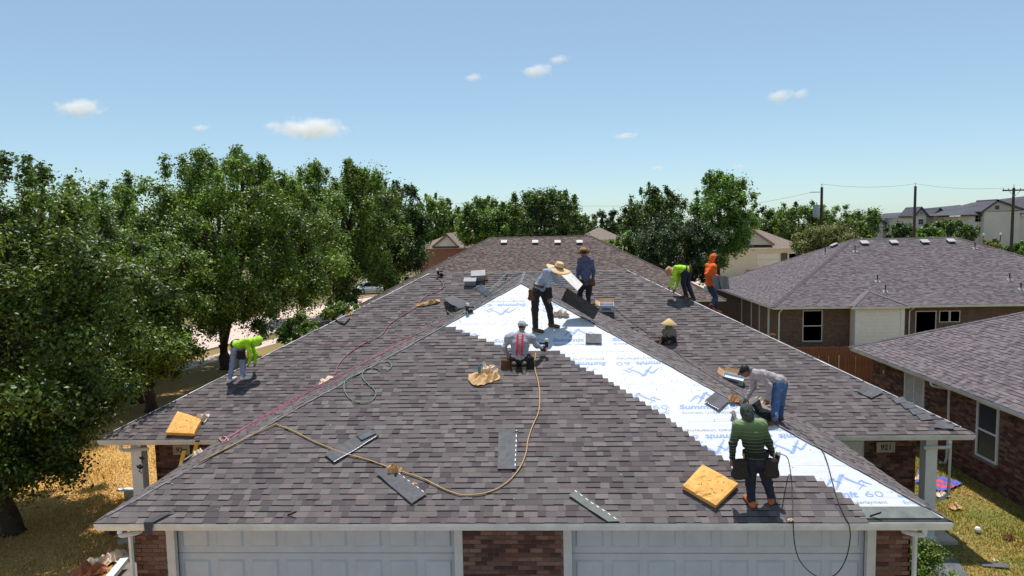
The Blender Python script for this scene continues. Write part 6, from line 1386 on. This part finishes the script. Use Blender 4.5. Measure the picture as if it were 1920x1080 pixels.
# nail guns
def nail_gun(label, P, f, up, top=(.55, .56, .58)):
    f, up = unit(f), unit(up); sd = np.cross(f, up); up = np.cross(sd, f); P = np.asarray(P, float); t = thing('nail_gun', label, 'nail gun', P, 'nail guns')
    m = MB(); m.lathe([(.001, -.02), (.034, -.02), (.04, .0), (.04, .1), (.034, .13), (.001, .135)], P, up, 14); m.build('cylinder', M_BLACK, t); m = MB(); m.lathe([(.042, .12), (.044, .17), (.03, .185), (.001, .187)], P, up, 14); m.build('head_cap', mat('gun_cap', top, rough=.35, metal=.4), t)
    m = MB(); m.obox(P + up * .055 - sd * .018 + f * .03, f * .14, sd * .036, up * .035); m.build('handle', M_BLACK, t); m = MB(); m.lathe([(.001, -.025), (.06, -.025), (.065, 0), (.06, .025), (.001, .025)], P + f * .09 - up * .045, sd, 14); m.build('magazine', M_BLACK, t); m = MB(); m.obox(P - up * .09 - sd * .014 - f * .014, f * .028, sd * .028, up * .075); m.build('nose', M_METAL, t)
P = roof_at(1027, 660, .1); nail_gun('nail gun with a silver cap in the kneeling man red glove', at_y(1025, 650, roof_at(972, 694)[1] + .45), V(-.9, .2, 0), V(0.1, 0, 1), (.6, .6, .62))
nail_gun('black nail gun lying at the left end of the main ridge', roof_at(822, 514, .09), V(.9, .1, .2), V(-.2, -.3, .9), (.02, .02, .02))
nail_gun('black nail gun in the right hand of the green-shirted man', at_y(1456, 866, foot(1446, 946)[1] + .1), V(-.3, .9, 0), V(.2, .1, 1), (.03, .03, .03))
nail_gun('small black tool lying on the upper left hip', roof_at(876, 582, .08), V(.8, .4, 0), V(0, -.2, 1), (.02, .02, .02))
# air fitting on the upright strip
P = roof_at(962, 810, .05); m = MB(); m.tube([P, P + V(.1, .01, .02)], .014, 6); tag(m.build('hose_fitting', M_GRN), 'dark green fitting on the upright taped strip', 'fitting')

# foam cushions
def foam(label, quad, th, seed):
    Q = [roof_at(*q, lift=.0) for q in quad]; n = unit(np.cross(Q[1] - Q[0], Q[3] - Q[0])); n = n if n[2] > 0 else -n; g = np.random.default_rng(seed); m = MB(); NU, NV = 12, 9
    def P(i, j, h): a = Q[0] + (Q[1] - Q[0]) * i / NU; b = Q[3] + (Q[2] - Q[3]) * i / NU; return a + (b - a) * j / NV + n * h
    inn = lambda i, j: 0 < i < NU and 0 < j < NV
    H = np.array([[th + g.normal(0, .002) - (0 if inn(i, j) else .012) - (.02 * (g.random() < .06)) for j in range(NV + 1)] for i in range(NU + 1)]); idx = {}
    for i in range(NU + 1):
        for j in range(NV + 1): idx[i, j] = len(m.v); m.v.append(tuple(P(i, j, H[i, j])))
    for i in range(NU):
        for j in range(NV): m.f.append([idx[i, j], idx[i + 1, j], idx[i + 1, j + 1], idx[i, j + 1]]); m.c.append((1, 1, 1))
    rim = [(i, 0) for i in range(NU)] + [(NU, j) for j in range(NV)] + [(i, NV) for i in range(NU, 0, -1)] + [(0, j) for j in range(NV, 0, -1)]
    for k in range(len(rim)): a, b = rim[k], rim[(k + 1) % len(rim)]; m.face([m.v[idx[a]], m.v[idx[b]], P(b[0], b[1], .02), P(a[0], a[1], .02)])
    o = m.build('foam_cushion', FOAM); tag(o, label, 'cushion', 'foam cushions on the roof'); m = MB()
    for k in range(16):                         # torn pits
        i, j = g.uniform(1.5, NU - 1.5), g.uniform(1.5, NV - 1.5); c = P(i, j, th + .001); a = g.uniform(0, 3); L_ = g.uniform(.012, .035); d = unit(Q[1] - Q[0]) * math.cos(a) + unit(Q[3] - Q[0]) * math.sin(a); s_ = np.cross(n, d); w_ = g.uniform(.004, .010)
        m.face([c - d * L_ + n * .004, c + s_ * w_ + n * .004, c + d * L_ + n * .004, c - s_ * w_ + n * .004])
    tag(m.build('torn_pits', mat('foam_pit', lin(112, 72, 36), rough=.9), o), kind='stuff')
FOAM = mat('yellow_foam', lin(222, 166, 92), rough=.95, var=.16, scale=7, bump=.5, bscale=40)
foam('thick square yellow foam cushion left of the green-shirted man', [(1279, 918), (1341, 955), (1383, 914), (1316, 878)], .11, 3); foam('yellow foam cushion on the left porch roof under a crumpled wrapper', [(313, 817), (366, 819), (380, 791), (335, 777)], .12, 4)
# crumpled paper and wrappers
def crumple(label, px, py, sx, sy, h, mt, seed, ang=0.0, name='crumpled_wrapper', cat='wrapper', group='paper scraps on the roof', world=None):
    P = roof_at(px, py) if world is None else np.asarray(world, float); u, v, n = frame_at(P, ang) if world is None else (V(math.cos(ang), math.sin(ang), 0), V(-math.sin(ang), math.cos(ang), 0), V(0, 0, 1)); g = np.random.default_rng(seed); m = MB(); A, B = 9, 7; K_ = {}
    for i in range(A):
        for j in range(B):
            a, b = i / (A - 1) * 2 - 1, j / (B - 1) * 2 - 1; e_ = (1 - a * a) * (1 - b * b); K_[i, j] = P + u * (a * sx + g.normal(0, .05) * sx) * (1 - .25 * b * b) + v * (b * sy + g.normal(0, .06) * sy) + n * (.022 + h * (.12 + .88 * e_ ** .6) * abs(g.normal(.5, .55)))
    for i in range(A - 1):
        for j in range(B - 1): m.face([K_[i, j], K_[i + 1, j], K_[i + 1, j + 1]]); m.face([K_[i, j], K_[i + 1, j + 1], K_[i, j + 1]])
    return tag(m.build(name, mt), label, cat, group)
crumple('large crumpled brown paper wrapper left of the kneeling man', 908, 708, .34, .24, .13, M_PAPER, 1, .5); crumple('pale folded wrapper on top of the brown paper by the kneeling man', 916, 696, .2, .13, .17, M_PALEPAPER, 2, .3)
P = roof_at(898, 698, .08); m = MB(); m.lathe([(.001, 0), (.035, .0), (.036, .14), (.014, .18), (.014, .21), (.001, .21)], P, unit(V(.2, -.2, 1)), 12); tag(m.build('water_bottle', mat('teal_bottle', lin(60, 130, 150), rough=.25)), 'small teal bottle among the wrappers left of the kneeling man', 'bottle')
crumple('brown paper scrap on the strip crossing the yellow hose', 740, 884, .13, .09, .16, M_PAPER, 3); crumple('tiny brown scrap below the larger scrap on the strip', 776, 909, .06, .04, .06, M_PAPER, 4)
crumple('pale crumpled wrapper where the red hose ends by the left valley', 612, 716, .2, .12, .12, M_PALEPAPER, 5, .2); crumple('long brown paper wrapper lying high on the left slope', 803, 570, .38, .1, .1, M_PAPER, 6, .35); crumple('crumpled pale cloth behind the left foam cushion', 379, 786, .17, .15, .16, M_PALEPAPER, 7)
crumple('orange-brown paper ball at the hand of the grey-shirted man', 1376, 752, .12, .1, .16, M_CARD, 8); crumple('torn pale wrapper behind the grey-shirted man knees', 1422, 757, .16, .09, .14, M_PALEPAPER, 9, -.5); crumple('brown strip of paper under the grey-shirted man', 1436, 767, .16, .06, .09, M_CARD, 10, -.5)
crumple('paper scrap at the ladder top on the left hip', 372, 853, .12, .06, .09, M_PALEPAPER, 11, .5); crumple('small brown scrap at the left hip near the brown roof', 655, 590, .12, .06, .07, M_PAPER, 12, .5); crumple('flat brown paper by the far left hip', 695, 563, .22, .06, .06, M_PAPER, 13, .45); crumple('brown paper curled beside the metal vents', 912, 523, .07, .12, .22, M_PAPER, 14)
crumple('pale scrap resting on the front gutter by the green-shirted man', 1482, 977, .05, .03, .04, M_PALEPAPER, 15); crumple('teal wrapper scrap at the grey-shirted man glove', 1390, 755, .07, .05, .07, mat('teal_wrapper', lin(96, 160, 150), rough=.6), 16)
crumple('rolled pale wrapper at the boots of the wide hat man', 1052, 592, .2, .06, .09, M_PALEPAPER, 17, -.1)
# metal roof vents waiting to be fitted
def tin_box(label, px, py, w, d, h, ang, tilt=0.0):
    P = roof_at(px, py); u, v, n = frame_at(P, ang); t = thing('metal_vent', label, 'vent', P, 'unfitted metal vents'); m = MB(); n2 = unit(n + u * tilt)
    m.obox(P - u * w / 2 - v * d / 2 + n * .02, u * w, v * d, n2 * h); m.build('housing', M_METAL, t); m = MB(); m.obox(P - u * (w / 2 + .03) - v * (d / 2 + .03) + n * .024 + n2 * h, u * (w + .06), v * (d + .06), n2 * .02); m.build('flange', mat('bright_tin', lin(118, 120, 124), rough=.5, metal=.0, var=.2), t)
tin_box('larger of the two grey metal vent boxes near the main ridge', 896, 524, .4, .3, .2, .1, .1); tin_box('smaller grey metal vent box in front of the larger one near the ridge', 882, 534, .34, .2, .16, 0, 0); tin_box('dark grey box vent standing on the upper left hip', 918, 556, .18, .18, .4, .5, -.5)
# boxes
def carton(label, px, py, w, d, h, ang, side, text=None):
    P = roof_at(px, py); u, v, n = frame_at(P, ang); t = thing('carton', label, 'box', P, 'cartons on the roof'); m = MB(); o = P - u * w / 2 - v * d / 2 + n * .022; th = .008
    m.obox(o, u * w, v * th, n * h); m.obox(o + v * (d - th), u * w, v * th, n * h); m.obox(o + v * th, u * th, v * (d - 2 * th), n * h); m.obox(o + v * th + u * (w - th), u * th, v * (d - 2 * th), n * h); m.obox(o + v * th + u * th, u * (w - 2 * th), v * (d - 2 * th), n * .6 * h); m.build('carton_body', side, t)
    m = MB(); m.obox(o + n * h, -u * .02, v * d, n * .004); m.obox(o + n * h - v * .002, u * w, unit(-v * .6 + n * .5) * d * .4, n * .004); m.build('front_flap', side, t); m = MB(); m.obox(o + v * d + n * h, u * w, unit(v * .7 + n * .6) * d * .5, n * .004); m.build('back_flap', M_CARD, t)
    m = MB(); m.obox(o + n * h, unit(-u * .8 + n * .5) * w * .35, v * d, n * .004); m.build('side_flap', M_CARD, t)
    if text:
        m = MB(); g = np.random.default_rng(3)
        for k in range(7): m.obox(o + u * (w * (.2 + .085 * k)) - v * .004 + n * h * .32, u * w * .06, v * .002, n * h * g.uniform(.3, .4))
        m.build('printed_band', mat('navy_print', lin(50, 66, 104), rough=.6), t)
M_WBOX = mat('white_carton', lin(206, 210, 218), rough=.6, var=.05)
carton('long white carton with dark print and a brown flap right of the right valley', 1374, 716, .50, .24, .16, -.42, M_WBOX, True); carton('small white and brown carton near the blue plaid man feet', 1137, 582, .42, .24, .2, -.05, M_WBOX, True)
# sheets in hands
Yh = foot(1034, 613)[1] + .3
def slab(label, pts, th, mt, name='held_shingle', group=None, edge=None):
    Q = [np.asarray(p, float) for p in pts]; n = unit(np.cross(Q[1] - Q[0], Q[3] - Q[0])); m = MB(); m.hexa(Q, [q + n * th for q in Q]); return tag(m.build(name, mt), label, 'shingle', group)
slab('black shingle sheet held by the wide hat man across the right hip', [at_y(1052, 563, Yh - .1), at_y(1113, 599, Yh - .25), at_y(1124, 580, Yh + .2), at_y(1062, 540, Yh + .2)], .012, M_DARKFELT)
slab('pale board leaning between the two hatted men near the ridge', [at_y(1046, 511, Yh + 2.2), at_y(1082, 546, Yh + 1.8), at_y(1092, 534, Yh + 2.6), at_y(1066, 508, Yh + 2.8)], .02, mat('pale_board', lin(214, 208, 200), rough=.6), 'board')
Yo = foot(1333, 580)[1]
for i, (x0, x1, lb) in enumerate(((1334, 1347, 'left-hand grey shingle hanging from the orange man hands'), (1347, 1360, 'right-hand grey shingle hanging from the orange man hands'))):
    m = MB(); pr = [(x0, 517 + i, .0), (x1, 516 + i * 2, .02), (x1 + 3, 541, -.12), (x0 + 5, 541, -.16)]; Q = [at_y(a, b, Yo - .22 + c) for a, b, c in pr]; Q2 = [at_y(a + 5, b + 1, Yo + .12 + c) for a, b, c in pr]; m.hexa(Q, Q2); tag(m.build('held_shingle', M_FELT), lb, 'shingle', 'shingles carried by the orange man')
# planks along the far right hip
for i, (p, q, lb) in enumerate((((1326, 573), (1418, 616), 'orange-brown plank lying just beyond the right hip, upper one'), ((1340, 581), (1424, 622), 'orange-brown plank lying just beyond the right hip, lower one'))):
    a, b = roof_at(*p), roof_at(p[0] + .92 * (q[0] - p[0]), p[1] + (q[1] - p[1]) * .97); off = V(.30 + .16 * i, .1, 0); a, b = a + off, b + off; a[2], b[2] = roof_z(a[0], a[1]) + .12, roof_z(b[0], b[1]) + .12
    m = MB(); m.obox(a, b - a, V(.14, .05, -.05), V(0, 0, .035)); tag(m.build('plank', mat('raw_plank', lin(208, 150, 84), rough=.85, var=.2, scale=4)), lb, 'plank', 'planks by the right hip')

# ------------------------------------------------------------------ ladder at the left eave
tL = thing('extension_ladder', 'aluminium ladder with yellow-tipped rails leaning on the left garage eave', 'ladder', (-8.6, 14.2, 0)); la, lb_ = at_x(369, 830, -W / 2 - .05), at_x(345, 846, -W / 2 - .05); dirn = unit(V(.32, 0, 1)); M_ALU = mat('ladder_aluminium', lin(178, 178, 176), rough=.35, metal=.5)
for top in (la, lb_):
    top = np.array(top); k = (top[2] - .0) / dirn[2]; base = top - dirn * k; m = MB(); m.obox(base - V(.03, .014, 0), V(.07, 0, 0), V(0, .028, 0), dirn * (k - .2)); m.build('rail', M_ALU, tL)
    m = MB(); m.obox(top - dirn * .22 - V(.036, .02, 0), V(.082, 0, 0), V(0, .04, 0), dirn * .24); m.build('rail_tip', mat('yellow_cap', lin(214, 170, 50), rough=.5), tL); m = MB(); m.obox(top + dirn * .021 - V(.04, .023, 0), V(.09, 0, 0), V(0, .046, 0), dirn * .035); m.build('end_cap', M_BLACK, tL)
ya, yb = sorted((la[1], lb_[1])); zt = min(la[2], lb_[2])
for k in range(9):
    z = .3 + k * .3
    if z < zt - .1: x = -W / 2 - .05 - (zt - z) * .32; m = MB(); m.tube([(x, ya, z), (x, yb, z)], .015, 8); m.build('rung', M_ALU, tL)

# ------------------------------------------------------------------ things on the ground
c = [at_z(x, y, .03) for x, y in ((1722, 884), (1805, 908), (1768, 925), (1716, 905))]
m = MB(); g = np.random.default_rng(4); NU, NV = 14, 10
def tp(i, j): a = c[0] + (c[1] - c[0]) * i / NU; b = c[3] + (c[2] - c[3]) * i / NU; return a + (b - a) * j / NV + V(0, 0, .02 + .03 * (1 + math.sin(i * 1.7 + j) * math.cos(j * 1.3)))
for i in range(NU):
    for j in range(NV): m.col = lin(214, 74, 96) if (2 < j < 8 and (i + j * 2) % 9 > 1 and i > 1) else lin(92, 96, 176); m.face([tp(i, j), tp(i + 1, j), tp(i + 1, j + 1), tp(i, j + 1)])
tag(m.build('tarp', mat('tarp_cloth', (.95, .95, .95), rough=.7, attr=True, var=.1), attr=True), 'blue and pink tarp spread on the grass right of the porch', 'tarp')
for i, (px, py, s_, mt, lb) in enumerate(((1728, 900, .22, M_PALEPAPER, 'pale wrapper heap at the left edge of the tarp'), (1765, 930, .2, M_PALEPAPER, 'pale wrapper at the near corner of the tarp'), (1791, 953, .17, M_PAPER, 'brown paper scrap alone on the right lawn'), (1891, 1010, .13, mat('dead_leaves', lin(120, 84, 54), rough=.9), 'dark clump of debris far right on the lawn'), (1866, 1052, .06, M_PALEPAPER, 'white speck of paper low on the right lawn'))):
    crumple(lb, 0, 0, s_, s_ * .7, .12 if i < 4 else .04, mt, 60 + i, .3, world=at_z(px, py, .03), group='litter on the ground')
c = [at_z(x, y, .02) for x, y in ((1738, 1046), (1790, 1048), (1822, 1088), (1762, 1088))]; m = MB(); m.hexa(c, [p + V(0, 0, .03) for p in c]); tag(m.build('plastic_sheet', mat('grey_plastic', lin(96, 98, 104), rough=.35, var=.2, scale=4, bump=.5, bscale=6)), 'grey plastic sheet on the ground by the right shrub', 'sheet')
q = at_z(1842, 1062, .02); m = MB(); m.obox(q, V(.5, -.12, .02), V(.06, .2, 0), V(0, 0, .01)); tag(m.build('loose_shingle', M_FELT), 'dark shingle fallen on the lawn near the plastic sheet', 'shingle', 'fallen shingles')
q = at_z(1833, 996, .05); m = MB(); m.lathe([(.001, 0), (.07, .0), (.075, .06), (.05, .1), (.001, .11)], q, n=12); tag(m.build('paper_cup', M_WHITE), 'small white cup standing on the right lawn', 'cup')
# left yard debris
q0, q1 = at_z(218, 922, .25), at_z(252, 920, .3); m = MB(); m.obox(q0, q1 - q0 + V(.2, 0, 0), V(0, .16, 0), V(0, 0, .05)); tag(m.build('board', M_WHITE), 'white board lying across a crate left of the porch column', 'board'); m = MB(); m.obox(q0 + V(.2, .03, -.25), V(.5, 0, 0), V(0, .2, 0), V(0, 0, .24)); tag(m.build('crate', mat('pale_crate', lin(170, 164, 156), rough=.7)), 'pale box under the white board left of the porch column', 'crate')
a, b = at_z(196, 1092, .12), at_z(226, 1055, .2); m = MB(); d = b - a; m.obox(a, d, V(.16, .05, 0), V(0, 0, .1)); tag(m.build('downspout_piece', mat('pale_pipe', lin(206, 218, 220), rough=.4)), 'loose pale downspout piece on the ground at the lower left', 'pipe')
for i, (px, py, s_, mt, lb) in enumerate(((186, 1058, .3, M_PALEPAPER, 'white rag heap on the ground at the lower left'), (208, 1048, .25, mat('orange_rag', lin(190, 120, 80), rough=.9), 'orange rag on the heap at the lower left'), (222, 1050, .28, M_PALEPAPER, 'pale wrapper beside the loose downspout piece'), (165, 1074, .4, mat('clay_rag', lin(178, 112, 80), rough=.9), 'clay-coloured tarp scrap at the very bottom left'), (216, 1000, .15, mat('dull_red_rag', lin(140, 70, 66), rough=.9), 'small dull red rag under the left eave'))):
    crumple(lb, 0, 0, s_, s_ * .6, .2, mt, 80 + i, .4, world=at_z(px, py, .03), group='litter on the ground')
c = [at_z(x, y, .03) for x, y in ((232, 1050), (262, 1046), (262, 1095), (214, 1095))]; m = MB(); m.hexa(c, [p + V(0, 0, .02) for p in c]); tag(m.build('felt_sheet', mat('grey_felt', lin(120, 112, 106), rough=.9, var=.15)), 'grey felt sheet on the ground at the left garage corner', 'sheet')

# pale chips, nail heads and torn tabs strewn over the slopes
g = np.random.default_rng(90); m = MB()
for k in range(150):
    if k % 3: x, y = g.uniform(-6.5, 5.5), g.uniform(Y0 + .2, Y0 + 6.5)
    else: s_ = g.choice([-1, 1]); d = g.uniform(.3, 6.3); x, y = s_ * (W / 2 - d) + g.normal(0, .25), Y0 + d + g.normal(0, .2)
    z = roof_z(x, y); n = roof_n(x, y); u = unit(np.cross(n, g.normal(size=3))); v = np.cross(n, u); a, b = g.uniform(.008, .028), g.uniform(.005, .014); P = V(x, y, z) + n * .026; m.col = (.55, .54, .52) if g.random() < .5 else (.3, .26, .2) if g.random() < .5 else (.04, .04, .045)
    m.obox(P, u * a * 1.1, v * b * 1.1, n * .006)
tag(m.build('roofing_chips', mat('mixed_chips', (.9, .9, .9), rough=.8, attr=True), attr=True), 'tiny pale and dark chips strewn over the worked slopes', 'debris', kind='stuff')
